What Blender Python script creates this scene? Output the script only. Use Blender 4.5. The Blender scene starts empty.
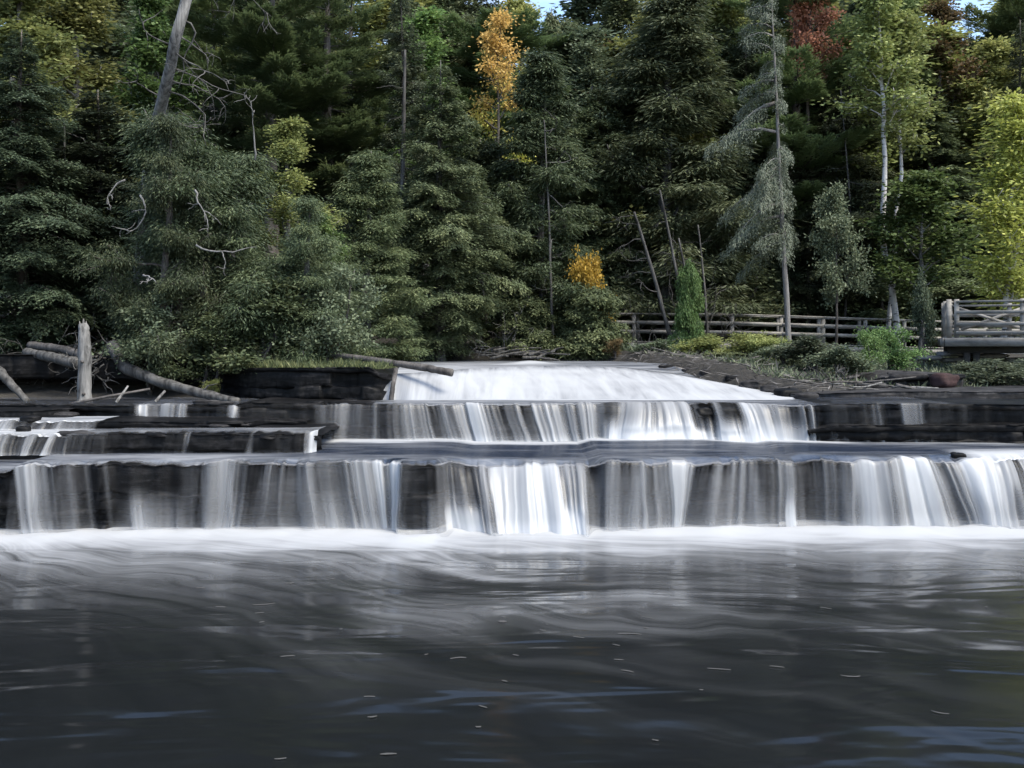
import bpy, math, random
import numpy as np

# ------------------------------------------------------------------ camera, sky, sun, exposure
sc = bpy.context.scene
COL = sc.collection
H, F, HY = 3.0, 1000.0, 345.0            # eye height over the pool, focal length in px, horizon row
cam_d = bpy.data.cameras.new("camera")
cam = bpy.data.objects.new("camera", cam_d)
COL.objects.link(cam)
cam.location = (0, 0, H)
cam.rotation_euler = (math.radians(90), 0, 0)
cam_d.sensor_width = 36.0
cam_d.lens = 36.0 * F / 1024.0
cam_d.shift_y = -(384.0 - HY) / 1024.0
cam_d.clip_start = 0.1
cam_d.clip_end = 2000
sc.camera = cam

SUN_EL, SUN_AZ = math.radians(56), math.radians(128)   # azimuth from +Y (north) clockwise: right and behind the camera
world = bpy.data.worlds.new("World")
sc.world = world
world.use_nodes = True
wn, wl = world.node_tree.nodes, world.node_tree.links
wn.clear()
wout = wn.new("ShaderNodeOutputWorld")
wbg = wn.new("ShaderNodeBackground")
wbg.inputs["Strength"].default_value = 0.15
sky = wn.new("ShaderNodeTexSky")
sky.sky_type = 'NISHITA'
sky.sun_disc = False
sky.sun_elevation = SUN_EL
sky.sun_rotation = SUN_AZ
wtc = wn.new("ShaderNodeTexCoord")
wmap = wn.new("ShaderNodeMapping")
wmap.inputs["Scale"].default_value = (1, 1, 2.2)
wno = wn.new("ShaderNodeTexNoise")
wno.inputs["Scale"].default_value = 2.3
wno.inputs["Detail"].default_value = 7
wno.inputs["Roughness"].default_value = 0.58
wrmp = wn.new("ShaderNodeValToRGB")
wrmp.color_ramp.elements[0].position = 0.585
wrmp.color_ramp.elements[1].position = 0.72
wmix = wn.new("ShaderNodeMixRGB")
wmix.inputs["Color2"].default_value = (4.2, 4.5, 5.2, 1)
wl.new(wtc.outputs["Generated"], wmap.inputs["Vector"])
wl.new(wmap.outputs[0], wno.inputs["Vector"])
wl.new(wno.outputs["Fac"], wrmp.inputs["Fac"])
wl.new(wrmp.outputs["Color"], wmix.inputs["Fac"])
wl.new(sky.outputs["Color"], wmix.inputs["Color1"])
wl.new(wmix.outputs["Color"], wbg.inputs["Color"])
wl.new(wbg.outputs[0], wout.inputs["Surface"])

sun_d = bpy.data.lights.new("sun", 'SUN')
sun_d.energy = 3.0
sun_d.angle = math.radians(32)
sun_d.color = (1.0, 0.93, 0.78)
sun = bpy.data.objects.new("sun", sun_d)
COL.objects.link(sun)
sun.rotation_euler = (math.pi / 2 - SUN_EL, 0, math.pi - SUN_AZ)

vs = sc.view_settings
vs.view_transform = 'Standard'
vs.look = 'None'
vs.exposure = 1.36
vs.gamma = 1
vs.use_curve_mapping = False
cy = sc.cycles
cy.use_denoising = True
cy.use_adaptive_sampling = True
cy.adaptive_threshold = 0.02
cy.max_bounces = 6
cy.diffuse_bounces = 4
cy.glossy_bounces = 2
cy.transmission_bounces = 2
cy.transparent_max_bounces = 12
cy.sample_clamp_indirect = 4

# ------------------------------------------------------------------ helpers
rnd = random.Random(7)
RNG = np.random.default_rng(11)


def at(px, py, d):
    return np.array([(px - 512.0) * d / F, d, H - (py - HY) * d / F])


def X(px, d):
    return (px - 512.0) * d / F


def smooth(a, b, x):
    t = np.clip((np.asarray(x, float) - a) / (b - a), 0, 1)
    return t * t * (3 - 2 * t)


def _hash(ix, iy, seed):
    h = (ix.astype(np.int64) * 374761393 + iy.astype(np.int64) * 668265263 + seed * 1442695041) & 0xFFFFFFFF
    h = ((h ^ (h >> 13)) * 1274126177) & 0xFFFFFFFF
    h = ((h ^ (h >> 16)) * 2246822519) & 0xFFFFFFFF
    return ((h ^ (h >> 15)) & 0xFFFFFF) / float(0xFFFFFF)


def vn(x, y=0.0, seed=0):
    x, y = np.broadcast_arrays(np.asarray(x, float), np.asarray(y, float))
    ix, iy = np.floor(x), np.floor(y)
    fx, fy = x - ix, y - iy
    fx, fy = fx * fx * (3 - 2 * fx), fy * fy * (3 - 2 * fy)
    ix, iy = ix.astype(np.int64), iy.astype(np.int64)
    a, b = _hash(ix, iy, seed), _hash(ix + 1, iy, seed)
    c, d = _hash(ix, iy + 1, seed), _hash(ix + 1, iy + 1, seed)
    return (a * (1 - fx) + b * fx) * (1 - fy) + (c * (1 - fx) + d * fx) * fy


def fbm(x, y=0.0, seed=0, o=4):
    s, a, t = 0, 0.5, 0
    for k in range(o):
        s = s + a * vn(np.asarray(x) * 2 ** k, np.asarray(y) * 2 ** k, seed + 17 * k)
        t += a
        a *= 0.5
    return s / t


def link_mesh(name, me, mat=None, parent=None):
    if mat is not None and len(me.materials) == 0:
        me.materials.append(mat)
    o = bpy.data.objects.new(name, me)
    COL.objects.link(o)
    if parent is not None:
        o.parent = parent
    return o


def raw_mesh(name, V, Q, smooth_shade=False, attrs=None, fattrs=None, T=None):
    """V (n,3), Q (m,4) quads and optionally T (k,3) triangles"""
    me = bpy.data.meshes.new(name)
    V = np.asarray(V, np.float32)
    me.vertices.add(len(V))
    me.vertices.foreach_set("co", V.ravel())
    Q = np.asarray(Q, np.int32).reshape(-1, 4)
    nT = 0 if T is None else len(T)
    li = Q.ravel()
    starts = np.arange(len(Q), dtype=np.int32) * 4
    tot = np.full(len(Q), 4, np.int32)
    if nT:
        T = np.asarray(T, np.int32).reshape(-1, 3)
        li = np.concatenate([li, T.ravel()])
        starts = np.concatenate([starts, len(Q) * 4 + np.arange(nT, dtype=np.int32) * 3])
        tot = np.concatenate([tot, np.full(nT, 3, np.int32)])
    me.loops.add(len(li))
    me.loops.foreach_set("vertex_index", li.astype(np.int32))
    me.polygons.add(len(starts))
    me.polygons.foreach_set("loop_start", starts.astype(np.int32))
    me.polygons.foreach_set("loop_total", tot)
    if smooth_shade:
        me.polygons.foreach_set("use_smooth", np.ones(len(starts), bool))
    for k, a in (attrs or {}).items():
        a = np.asarray(a, np.float32)
        if a.ndim == 2:
            at_ = me.attributes.new(k, 'FLOAT_VECTOR', 'POINT')
            at_.data.foreach_set("vector", a.ravel())
        else:
            at_ = me.attributes.new(k, 'FLOAT', 'POINT')
            at_.data.foreach_set("value", a.ravel())
    for k, a in (fattrs or {}).items():
        at_ = me.attributes.new(k, 'FLOAT', 'FACE')
        at_.data.foreach_set("value", np.asarray(a, np.float32).ravel())
    me.update(calc_edges=True)
    me.validate()
    return me


def grid_quads(nr, nc):
    i = np.arange(nr - 1)[:, None] * nc + np.arange(nc - 1)[None, :]
    return np.stack([i, i + 1, i + nc + 1, i + nc], -1).reshape(-1, 4)


def grid_mesh(name, Xa, Ya, Za, mat, kind='structure', attrs=None, smooth_shade=True, flip=False):
    nr, nc = Xa.shape
    V = np.stack([Xa, Ya, Za], -1).reshape(-1, 3)
    Q = grid_quads(nr, nc)
    if flip:
        Q = Q[:, ::-1]
    at_ = {k: (a.reshape(-1, 3) if a.ndim == 3 else a.ravel()) for k, a in (attrs or {}).items()}
    o = link_mesh(name, raw_mesh(name, V, Q, smooth_shade, at_), mat)
    if kind:
        o["kind"] = kind
    return o


class Tubes:
    """collects tapered tubes and boxes into one mesh"""

    def __init__(self):
        self.V, self.Q, self.T, self.n = [], [], [], 0

    def add(self, P, R, sides=7, rough=0.0, seed=0, flat=1.0):
        P = np.asarray(P, float)
        R = np.broadcast_to(np.asarray(R, float), (len(P),))
        tg = np.gradient(P, axis=0)
        tg /= np.linalg.norm(tg, axis=1, keepdims=True) + 1e-9
        ref = np.array([0.0, 0.0, 1.0]) if abs(tg[0, 2]) < 0.9 else np.array([1.0, 0.0, 0.0])
        a = np.cross(tg, ref)
        a /= np.linalg.norm(a, axis=1, keepdims=True) + 1e-9
        b = np.cross(tg, a)
        th = np.arange(sides) * 2 * math.pi / sides
        rr = R[:, None] * np.ones(sides)[None, :]
        if rough:
            rr = rr * (1 + rough * (2 * vn(np.arange(len(P))[:, None] * 0.9, (np.arange(sides) * 1.3)[None, :], seed) - 1))
        ring = P[:, None, :] + rr[:, :, None] * (np.cos(th)[None, :, None] * a[:, None, :] + flat * np.sin(th)[None, :, None] * b[:, None, :])
        n = len(P)
        i = np.arange(n - 1)[:, None] * sides + np.arange(sides)[None, :]
        j = np.arange(n - 1)[:, None] * sides + (np.arange(sides)[None, :] + 1) % sides
        q = np.stack([i, j, j + sides, i + sides], -1).reshape(-1, 4) + self.n
        self.V.append(ring.reshape(-1, 3))
        self.Q.append(q)
        c0, c1 = self.n + n * sides, self.n + n * sides + 1
        self.V.append(np.array([P[0], P[-1]]))
        t = []
        for k in range(sides):
            t.append((c0, self.n + (k + 1) % sides, self.n + k))
            t.append((c1, self.n + (n - 1) * sides + k, self.n + (n - 1) * sides + (k + 1) % sides))
        self.T.append(np.array(t))
        self.n += n * sides + 2

    def box(self, c, s, rz=0.0, ry=0.0):
        c, s = np.asarray(c, float), np.asarray(s, float) / 2
        v = np.array([(x, y, z) for x in (-1, 1) for y in (-1, 1) for z in (-1, 1)], float) * s
        if ry:
            cr, sr = math.cos(ry), math.sin(ry)
            v = np.stack([v[:, 0] * cr + v[:, 2] * sr, v[:, 1], -v[:, 0] * sr + v[:, 2] * cr], -1)
        cr, sr = math.cos(rz), math.sin(rz)
        v = np.stack([v[:, 0] * cr - v[:, 1] * sr, v[:, 0] * sr + v[:, 1] * cr, v[:, 2]], -1) + c
        f = np.array([(0, 1, 3, 2), (4, 6, 7, 5), (0, 4, 5, 1), (2, 3, 7, 6), (0, 2, 6, 4), (1, 5, 7, 3)]) + self.n
        self.V.append(v)
        self.Q.append(f)
        self.n += 8

    def beam(self, p, q, w, h):
        p, q = np.asarray(p, float), np.asarray(q, float)
        d = q - p
        L = np.linalg.norm(d)
        self.box((p + q) / 2, (L, w, h), math.atan2(d[1], d[0]), -math.asin(d[2] / L))

    def mesh(self, name, smooth_shade=True):
        V = np.concatenate(self.V)
        Q = np.concatenate(self.Q)
        T = np.concatenate(self.T) if self.T else None
        return raw_mesh(name, V, Q, smooth_shade, T=T)

    def build(self, name, mat, parent=None, smooth_shade=True):
        return link_mesh(name, self.mesh(name, smooth_shade), mat, parent)


LABELS = set()


def tag(o, label, cat, group=None):
    o["label"] = label
    o["category"] = cat
    if group:
        o["group"] = group
    return o


def empty(name, loc, label, cat, group=None, rz=0.0, s=(1, 1, 1)):
    o = bpy.data.objects.new(name, None)
    o.empty_display_size = 0.3
    COL.objects.link(o)
    o.location = [float(v) for v in loc]
    o.rotation_euler = (0, 0, rz)
    o.scale = s
    return tag(o, label, cat, group)


# ------------------------------------------------------------------ materials
def new_mat(name):
    m = bpy.data.materials.new(name)
    m.use_nodes = True
    n, l = m.node_tree.nodes, m.node_tree.links
    n.clear()
    out = n.new("ShaderNodeOutputMaterial")
    return m, n, l, out


def ramp(n, stops):
    r = n.new("ShaderNodeValToRGB")
    e = r.color_ramp.elements
    while len(e) < len(stops):
        e.new(0.5)
    for k, (p, c) in enumerate(stops):
        e[k].position = p
        e[k].color = (*c, 1) if len(c) == 3 else c
    return r


def noise(n, l, vec, scale, detail=5, rough=0.55, dist=0.0):
    t = n.new("ShaderNodeTexNoise")
    t.inputs["Scale"].default_value = scale
    t.inputs["Detail"].default_value = detail
    t.inputs["Roughness"].default_value = rough
    t.inputs["Distortion"].default_value = dist
    if vec is not None:
        l.new(vec, t.inputs["Vector"])
    return t


def mapping(n, l, vec, scale=(1, 1, 1), rot=(0, 0, 0)):
    m = n.new("ShaderNodeMapping")
    m.inputs["Scale"].default_value = scale
    m.inputs["Rotation"].default_value = rot
    l.new(vec, m.inputs["Vector"])
    return m.outputs[0]


def math_node(n, l, op, a, b=None, clamp=False):
    m = n.new("ShaderNodeMath")
    m.operation = op
    m.use_clamp = clamp
    for k, v in ((0, a), (1, b)):
        if v is None:
            continue
        if isinstance(v, (int, float)):
            m.inputs[k].default_value = v
        else:
            l.new(v, m.inputs[k])
    return m.outputs[0]


def leaf_mat(name, c0, c1, c2, trans=0.28, rough=0.6, objvar=0.35):
    m, n, l, out = new_mat(name)
    a = n.new("ShaderNodeAttribute")
    a.attribute_name = "tint"
    r = ramp(n, [(0.0, c0), (0.5, c1), (1.0, c2)])
    l.new(a.outputs["Fac"], r.inputs["Fac"])
    oi = n.new("ShaderNodeObjectInfo")
    hs = n.new("ShaderNodeHueSaturation")
    hv = n.new("ShaderNodeMapRange")
    hv.inputs["To Min"].default_value = 0.485 if objvar > 0.2 else 0.5
    hv.inputs["To Max"].default_value = 0.515 if objvar > 0.2 else 0.5
    l.new(math_node(n, l, "FRACT", math_node(n, l, "MULTIPLY", oi.outputs["Random"], 7.31)), hv.inputs["Value"])
    l.new(hv.outputs[0], hs.inputs["Hue"])
    v = n.new("ShaderNodeMapRange")
    v.inputs["To Min"].default_value = 1 - objvar
    v.inputs["To Max"].default_value = 1 + objvar
    l.new(oi.outputs["Random"], v.inputs["Value"])
    l.new(v.outputs[0], hs.inputs["Value"])
    l.new(r.outputs["Color"], hs.inputs["Color"])
    p = n.new("ShaderNodeBsdfPrincipled")
    p.inputs["Roughness"].default_value = rough
    p.inputs["Specular IOR Level"].default_value = 0.3
    t = n.new("ShaderNodeBsdfTranslucent")
    l.new(hs.outputs[0], p.inputs["Base Color"])
    l.new(hs.outputs[0], t.inputs["Color"])
    mx = n.new("ShaderNodeMixShader")
    mx.inputs[0].default_value = trans
    l.new(p.outputs[0], mx.inputs[1])
    l.new(t.outputs[0], mx.inputs[2])
    l.new(mx.outputs[0], out.inputs["Surface"])
    return m


def wood_mat(name, dark, light, scale=9.0, stretch=(1, 1, 0.12), bump=0.4, rough=0.85, spots=None):
    m, n, l, out = new_mat(name)
    tc = n.new("ShaderNodeTexCoord")
    v = mapping(n, l, tc.outputs["Object"], stretch)
    t = noise(n, l, v, scale, 8, 0.65, 0.4)
    t2 = noise(n, l, tc.outputs["Object"], 1.7, 3)
    mxf = math_node(n, l, 'ADD', math_node(n, l, 'MULTIPLY', t.outputs["Fac"], 0.75), math_node(n, l, 'MULTIPLY', t2.outputs["Fac"], 0.25))
    r = ramp(n, [(0.37, dark), (0.62, light)])
    l.new(mxf, r.inputs["Fac"])
    col = r.outputs["Color"]
    if spots:
        v3 = mapping(n, l, tc.outputs["Object"], (3, 3, 9))
        t3 = noise(n, l, v3, 1.3, 4, 0.6)
        r3 = ramp(n, [(0.56, (0, 0, 0)), (0.62, (1, 1, 1))])
        l.new(t3.outputs["Fac"], r3.inputs["Fac"])
        mx = n.new("ShaderNodeMixRGB")
        l.new(r3.outputs["Color"], mx.inputs["Fac"])
        l.new(col, mx.inputs["Color1"])
        mx.inputs["Color2"].default_value = (*spots, 1)
        col = mx.outputs["Color"]
    p = n.new("ShaderNodeBsdfPrincipled")
    p.inputs["Roughness"].default_value = rough
    p.inputs["Specular IOR Level"].default_value = 0.25
    l.new(col, p.inputs["Base Color"])
    b = n.new("ShaderNodeBump")
    b.inputs["Strength"].default_value = bump
    b.inputs["Distance"].default_value = 0.03
    l.new(t.outputs["Fac"], b.inputs["Height"])
    l.new(b.outputs[0], p.inputs["Normal"])
    l.new(p.outputs[0], out.inputs["Surface"])
    return m


def rock_mat(name, dark, mid, light, rough=0.45, strata=6.0, spec=0.10):
    m, n, l, out = new_mat(name)
    tc = n.new("ShaderNodeTexCoord")
    v = mapping(n, l, tc.outputs["Object"], (0.7, 0.7, strata))
    t = noise(n, l, v, 1.6, 8, 0.62, 0.3)
    t2 = noise(n, l, tc.outputs["Object"], 9.0, 7, 0.65)
    f = math_node(n, l, 'ADD', math_node(n, l, 'MULTIPLY', t.outputs["Fac"], 0.6), math_node(n, l, 'MULTIPLY', t2.outputs["Fac"], 0.4))
    r = ramp(n, [(0.36, dark), (0.5, mid), (0.66, light)])
    l.new(f, r.inputs["Fac"])
    p = n.new("ShaderNodeBsdfPrincipled")
    l.new(r.outputs["Color"], p.inputs["Base Color"])
    p.inputs["Specular IOR Level"].default_value = spec
    rr = n.new("ShaderNodeMapRange")
    rr.inputs["To Min"].default_value = rough - 0.18
    rr.inputs["To Max"].default_value = rough + 0.25
    l.new(t2.outputs["Fac"], rr.inputs["Value"])
    l.new(rr.outputs[0], p.inputs["Roughness"])
    b = n.new("ShaderNodeBump")
    b.inputs["Strength"].default_value = 0.6
    b.inputs["Distance"].default_value = 0.04
    l.new(f, b.inputs["Height"])
    l.new(b.outputs[0], p.inputs["Normal"])
    l.new(p.outputs[0], out.inputs["Surface"])
    return m


def water_mat(name, body, rough, bump, streak_scale, foam_col=(0.41, 0.423, 0.445), noise_amt=0.55, bump_scale=1.0, spec=0.5, gloss=None, detail=6):
    """dark water whose aerated part (attribute foam) is white; attribute cover = how much of the sheet there is; attribute flow = stream coordinates"""
    m, n, l, out = new_mat(name)
    af = n.new("ShaderNodeAttribute")
    af.attribute_name = "foam"
    ac = n.new("ShaderNodeAttribute")
    ac.attribute_name = "cover"
    fl = n.new("ShaderNodeAttribute")
    fl.attribute_name = "flow"
    t = noise(n, l, mapping(n, l, fl.outputs["Vector"], streak_scale), 1.0, detail, 0.6, 0.6)
    big = noise(n, l, mapping(n, l, fl.outputs["Vector"], tuple(s * 0.22 for s in streak_scale)), 1.0, 3, 0.5, 0.3)
    s = math_node(n, l, 'ADD', math_node(n, l, 'MULTIPLY', t.outputs["Fac"], 0.6), math_node(n, l, 'MULTIPLY', big.outputs["Fac"], 0.4))
    s = math_node(n, l, 'MULTIPLY', math_node(n, l, 'SUBTRACT', s, 0.5), noise_amt * 2.2)
    # noise acts where foam is partial: foam + noise * 4 f (1-f)
    inv = math_node(n, l, 'SUBTRACT', 1.0, af.outputs["Fac"])
    k = math_node(n, l, 'MULTIPLY', math_node(n, l, 'MULTIPLY', af.outputs["Fac"], inv), 4.0)
    f = math_node(n, l, 'ADD', af.outputs["Fac"], math_node(n, l, 'MULTIPLY', s, k), True)
    w = n.new("ShaderNodeBsdfPrincipled")
    w.inputs["Base Color"].default_value = (*body, 1)
    w.inputs["Roughness"].default_value = rough
    w.inputs["IOR"].default_value = 1.33
    w.inputs["Specular IOR Level"].default_value = spec
    tco = n.new("ShaderNodeTexCoord")
    bt = noise(n, l, mapping(n, l, tco.outputs["Object"], tuple(v * bump_scale for v in (0.55, 1.6, 1))), 1.0, 3, 0.5, 0.5)
    b = n.new("ShaderNodeBump")
    b.inputs["Strength"].default_value = bump
    b.inputs["Distance"].default_value = 0.25
    l.new(bt.outputs["Fac"], b.inputs["Height"])
    l.new(b.outputs[0], w.inputs["Normal"])
    if gloss is not None:
        wd = n.new("ShaderNodeBsdfDiffuse")
        wd.inputs["Color"].default_value = (*body, 1)
        wg = n.new("ShaderNodeBsdfGlossy")
        wg.inputs["Roughness"].default_value = rough
        l.new(b.outputs[0], wg.inputs["Normal"])
        w = n.new("ShaderNodeMixShader")
        w.inputs[0].default_value = gloss
        l.new(wd.outputs[0], w.inputs[1])
        l.new(wg.outputs[0], w.inputs[2])
    d = n.new("ShaderNodeBsdfDiffuse")
    d.inputs["Color"].default_value = (*foam_col, 1)
    tr = n.new("ShaderNodeBsdfTranslucent")
    tr.inputs["Color"].default_value = (*foam_col, 1)
    fm = n.new("ShaderNodeMixShader")
    fm.inputs[0].default_value = 0.25
    l.new(d.outputs[0], fm.inputs[1])
    l.new(tr.outputs[0], fm.inputs[2])
    mx = n.new("ShaderNodeMixShader")
    l.new(f, mx.inputs[0])
    l.new(w.outputs[0], mx.inputs[1])
    l.new(fm.outputs[0], mx.inputs[2])
    tp = n.new("ShaderNodeBsdfTransparent")
    m2 = n.new("ShaderNodeMixShader")
    l.new(ac.outputs["Fac"], m2.inputs[0])
    l.new(tp.outputs[0], m2.inputs[1])
    l.new(mx.outputs[0], m2.inputs[2])
    l.new(m2.outputs[0], out.inputs["Surface"])
    return m


M = {}
M["hemlock"] = leaf_mat("hemlock_needles", (0.042, 0.058, 0.031), (0.092, 0.114, 0.058), (0.20, 0.215, 0.11))
M["hemlock_dark"] = leaf_mat("dark_hemlock_needles", (0.028, 0.043, 0.026), (0.055, 0.076, 0.044), (0.11, 0.135, 0.075))
M["cedar_shaded"] = leaf_mat("shaded_cedar_sprays", (0.034, 0.048, 0.026), (0.070, 0.091, 0.046), (0.175, 0.195, 0.095))  # darker cedar copy: shade on the front trees put into the leaf colour
M["hemlock_lit"] = leaf_mat("lit_hemlock_needles", (0.070, 0.092, 0.046), (0.130, 0.158, 0.078), (0.25, 0.27, 0.14))  # lighter hemlock copy: light on the back rows put into the needle colour
M["spruce_lit"] = leaf_mat("lit_spruce_needles", (0.072, 0.092, 0.058), (0.130, 0.152, 0.095), (0.23, 0.25, 0.16))  # lighter spruce copy for the back rows, daylight painted into the needles
M["spruce"] = leaf_mat("spruce_needles", (0.050, 0.066, 0.042), (0.092, 0.110, 0.070), (0.16, 0.18, 0.12))
M["lichen"] = leaf_mat("lichened_needles", (0.070, 0.090, 0.060), (0.125, 0.150, 0.108), (0.22, 0.24, 0.175), 0.2)
M["cedar"] = leaf_mat("cedar_sprays", (0.048, 0.064, 0.032), (0.100, 0.123, 0.058), (0.23, 0.24, 0.115))
M["pine"] = leaf_mat("pine_needles", (0.062, 0.095, 0.046), (0.125, 0.172, 0.075), (0.23, 0.28, 0.13))
M["olive"] = leaf_mat("yellowing_leaves", (0.10, 0.122, 0.042), (0.22, 0.245, 0.085), (0.40, 0.40, 0.15), 0.35)
M["green"] = leaf_mat("green_leaves", (0.06, 0.095, 0.03), (0.12, 0.19, 0.06), (0.22, 0.30, 0.11), 0.35)
M["yellow"] = leaf_mat("yellow_leaves", (0.18, 0.21, 0.05), (0.34, 0.37, 0.09), (0.52, 0.53, 0.17), 0.38)
M["orange"] = leaf_mat("orange_leaves", (0.15, 0.22, 0.05), (0.37, 0.37, 0.08), (0.48, 0.32, 0.10), 0.38, objvar=0.1)
M["gold"] = leaf_mat("gold_leaves", (0.24, 0.16, 0.03), (0.40, 0.26, 0.04), (0.52, 0.33, 0.07), 0.38, objvar=0.1)
M["red"] = leaf_mat("red_leaves", (0.085, 0.085, 0.045), (0.20, 0.115, 0.075), (0.42, 0.19, 0.12), 0.38, objvar=0.1)
M["russet"] = leaf_mat("russet_leaves", (0.06, 0.06, 0.025), (0.13, 0.09, 0.045), (0.24, 0.13, 0.06), 0.35)
M["grey_green"] = leaf_mat("grey_green_leaves", (0.05, 0.068, 0.04), (0.10, 0.125, 0.075), (0.20, 0.23, 0.14), 0.3)
M["grass"] = leaf_mat("grass_blades", (0.05, 0.06, 0.03), (0.10, 0.12, 0.05), (0.22, 0.22, 0.10), 0.3)
M["litter"] = leaf_mat("dry_twigs", (0.015, 0.014, 0.013), (0.03, 0.028, 0.026), (0.11, 0.103, 0.098), 0.0)
M["bark"] = wood_mat("conifer_bark", (0.030, 0.026, 0.023), (0.12, 0.105, 0.095), 7, bump=0.8)
M["grey_bark"] = wood_mat("grey_bark", (0.06, 0.057, 0.055), (0.19, 0.182, 0.178), 8, bump=0.7)
M["birch_bark"] = wood_mat("birch_bark", (0.28, 0.27, 0.265), (0.5, 0.485, 0.475), 6, bump=0.15, spots=(0.05, 0.045, 0.04))
M["dead_wood"] = wood_mat("weathered_dead_wood", (0.010, 0.0096, 0.0092), (0.105, 0.101, 0.097), 10, bump=0.6)
M["pale_wood"] = wood_mat("bleached_wood", (0.03, 0.029, 0.028), (0.21, 0.205, 0.20), 12, bump=0.6)
M["dark_wood"] = wood_mat("wet_dark_wood", (0.02, 0.018, 0.017), (0.10, 0.092, 0.088), 8, bump=0.6)
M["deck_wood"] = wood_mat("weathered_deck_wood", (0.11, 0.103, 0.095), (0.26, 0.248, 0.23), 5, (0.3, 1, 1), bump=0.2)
M["deck_shade"] = wood_mat("shaded_timber", (0.02, 0.019, 0.018), (0.06, 0.056, 0.052), 5, (0.3, 1, 1), bump=0.2)  # shade under the platform painted into the joist and leg colour
M["rock"] = rock_mat("wet_sandstone", (0.002, 0.002, 0.0022), (0.005, 0.005, 0.0054), (0.024, 0.023, 0.024), 0.5)
M["rock_dry"] = rock_mat("dry_sandstone", (0.008, 0.0078, 0.008), (0.026, 0.025, 0.026), (0.075, 0.072, 0.072), 0.7)
M["rock_red"] = rock_mat("red_sandstone", (0.02, 0.013, 0.013), (0.04, 0.024, 0.024), (0.07, 0.045, 0.045), 0.7)
M["rock_pale"] = rock_mat("pale_limestone", (0.07, 0.07, 0.07), (0.16, 0.16, 0.16), (0.27, 0.265, 0.26), 0.8)
M["pool"] = water_mat("pool_water", (0.006, 0.007, 0.008), 0.12, 0.50, (0.5, 5.0, 1), noise_amt=0.62, spec=0.22, bump_scale=0.45, detail=4)
M["stream"] = water_mat("stream_water", (0.011, 0.016, 0.028), 0.22, 0.16, (1.0, 5, 1), noise_amt=1.0, gloss=0.17, detail=4)
M["veil"] = water_mat("falling_water", (0.05, 0.05, 0.056), 0.35, 0.0, (6, 0.5, 1), noise_amt=0.15, foam_col=(0.66, 0.68, 0.71), gloss=0.05)
M["foam"], _n, _l, _o = new_mat("foam_fleck")
_d = _n.new("ShaderNodeBsdfDiffuse")
_d.inputs["Color"].default_value = (0.06, 0.06, 0.06, 1)
_l.new(_d.outputs[0], _o.inputs["Surface"])

# ground
mg, n, l, out = new_mat("forest_floor")
tc = n.new("ShaderNodeTexCoord")
t1 = noise(n, l, tc.outputs["Object"], 0.9, 7, 0.65)
t2 = noise(n, l, tc.outputs["Object"], 7, 6, 0.7)
r1 = ramp(n, [(0.35, (0.008, 0.007, 0.006)), (0.55, (0.022, 0.019, 0.015)), (0.72, (0.05, 0.045, 0.036))])
fm_ = math_node(n, l, 'ADD', math_node(n, l, 'MULTIPLY', t1.outputs["Fac"], 0.5), math_node(n, l, 'MULTIPLY', t2.outputs["Fac"], 0.5))
l.new(fm_, r1.inputs["Fac"])
p_ = n.new("ShaderNodeBsdfPrincipled")
p_.inputs["Roughness"].default_value = 0.95
l.new(r1.outputs["Color"], p_.inputs["Base Color"])
b_ = n.new("ShaderNodeBump")
b_.inputs["Strength"].default_value = 0.8
b_.inputs["Distance"].default_value = 0.08
l.new(t2.outputs["Fac"], b_.inputs["Height"])
l.new(b_.outputs[0], p_.inputs["Normal"])
l.new(p_.outputs[0], out.inputs["Surface"])
M["ground"] = mg


# ------------------------------------------------------------------ terrain
def ground(x, y):
    x, y = np.broadcast_arrays(np.asarray(x, float), np.asarray(y, float))
    yy = np.clip(y, 20, 36)
    xl = -2.9 - 0.2 * (yy - 21)
    xr = np.interp(yy, [20, 21, 24, 27, 31, 36], [6.5, 6.2, 5.25, 4.35, 3.5, 2.7])
    bed = np.interp(y, [-60, 15.4, 17.0, 19.4, 20.9, 22, 25, 31, 33.6, 35.2, 45, 62, 120, 320],
                    [-1.2, -1.4, -1.2, -0.8, 0.6, 1.1, 1.9, 2.1, 2.3, 2.75, 3.3, 4.6, 16, 60])
    bl = np.interp(y, [-60, 14, 17.5, 20.3, 21.6, 23.4, 25.2, 34, 45, 62, 120, 320], [-1.2, -1.4, -1.2, 0.3, 1.75, 1.95, 2.5, 2.8, 3.4, 4.6, 16, 60])
    br = np.interp(y, [-60, 14, 17.5, 20.3, 21.6, 24, 29, 36, 42, 50, 62, 120, 320], [-1.2, -1.4, -1.2, 0.3, 1.72, 1.95, 2.2, 2.45, 2.6, 3.1, 4.4, 16, 60])
    wl_ = smooth(0.2, -0.9, x - xl)
    wr_ = smooth(-0.2, 1.0, x - xr)
    br = np.maximum(br, np.interp(y, [20.6, 21.4, 22.2, 23.5, 26, 29, 34, 37], [-3, 1.6, 1.90, 2.18, 2.48, 2.62, 2.76, 2.6]) - 0.10 * np.clip(x - xr - 1.2, 0, 9) - 4 * smooth(4, 7, x - xr))
    z = bed * (1 - wl_) * (1 - wr_) + bl * wl_ + br * wr_
    side = smooth(20, 30, np.abs(x)) * smooth(24, 14, y)
    z = z + side * (3.2 - z) * 0.9
    z = z + 0.22 * (fbm(x * 0.7, y * 0.7, 3) - 0.5) + 0.10 * (fbm(x * 2.6, y * 2.6, 5) - 0.5)
    return z


def G(x, y):
    return float(ground(np.array([x]), np.array([y]))[0])


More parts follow.
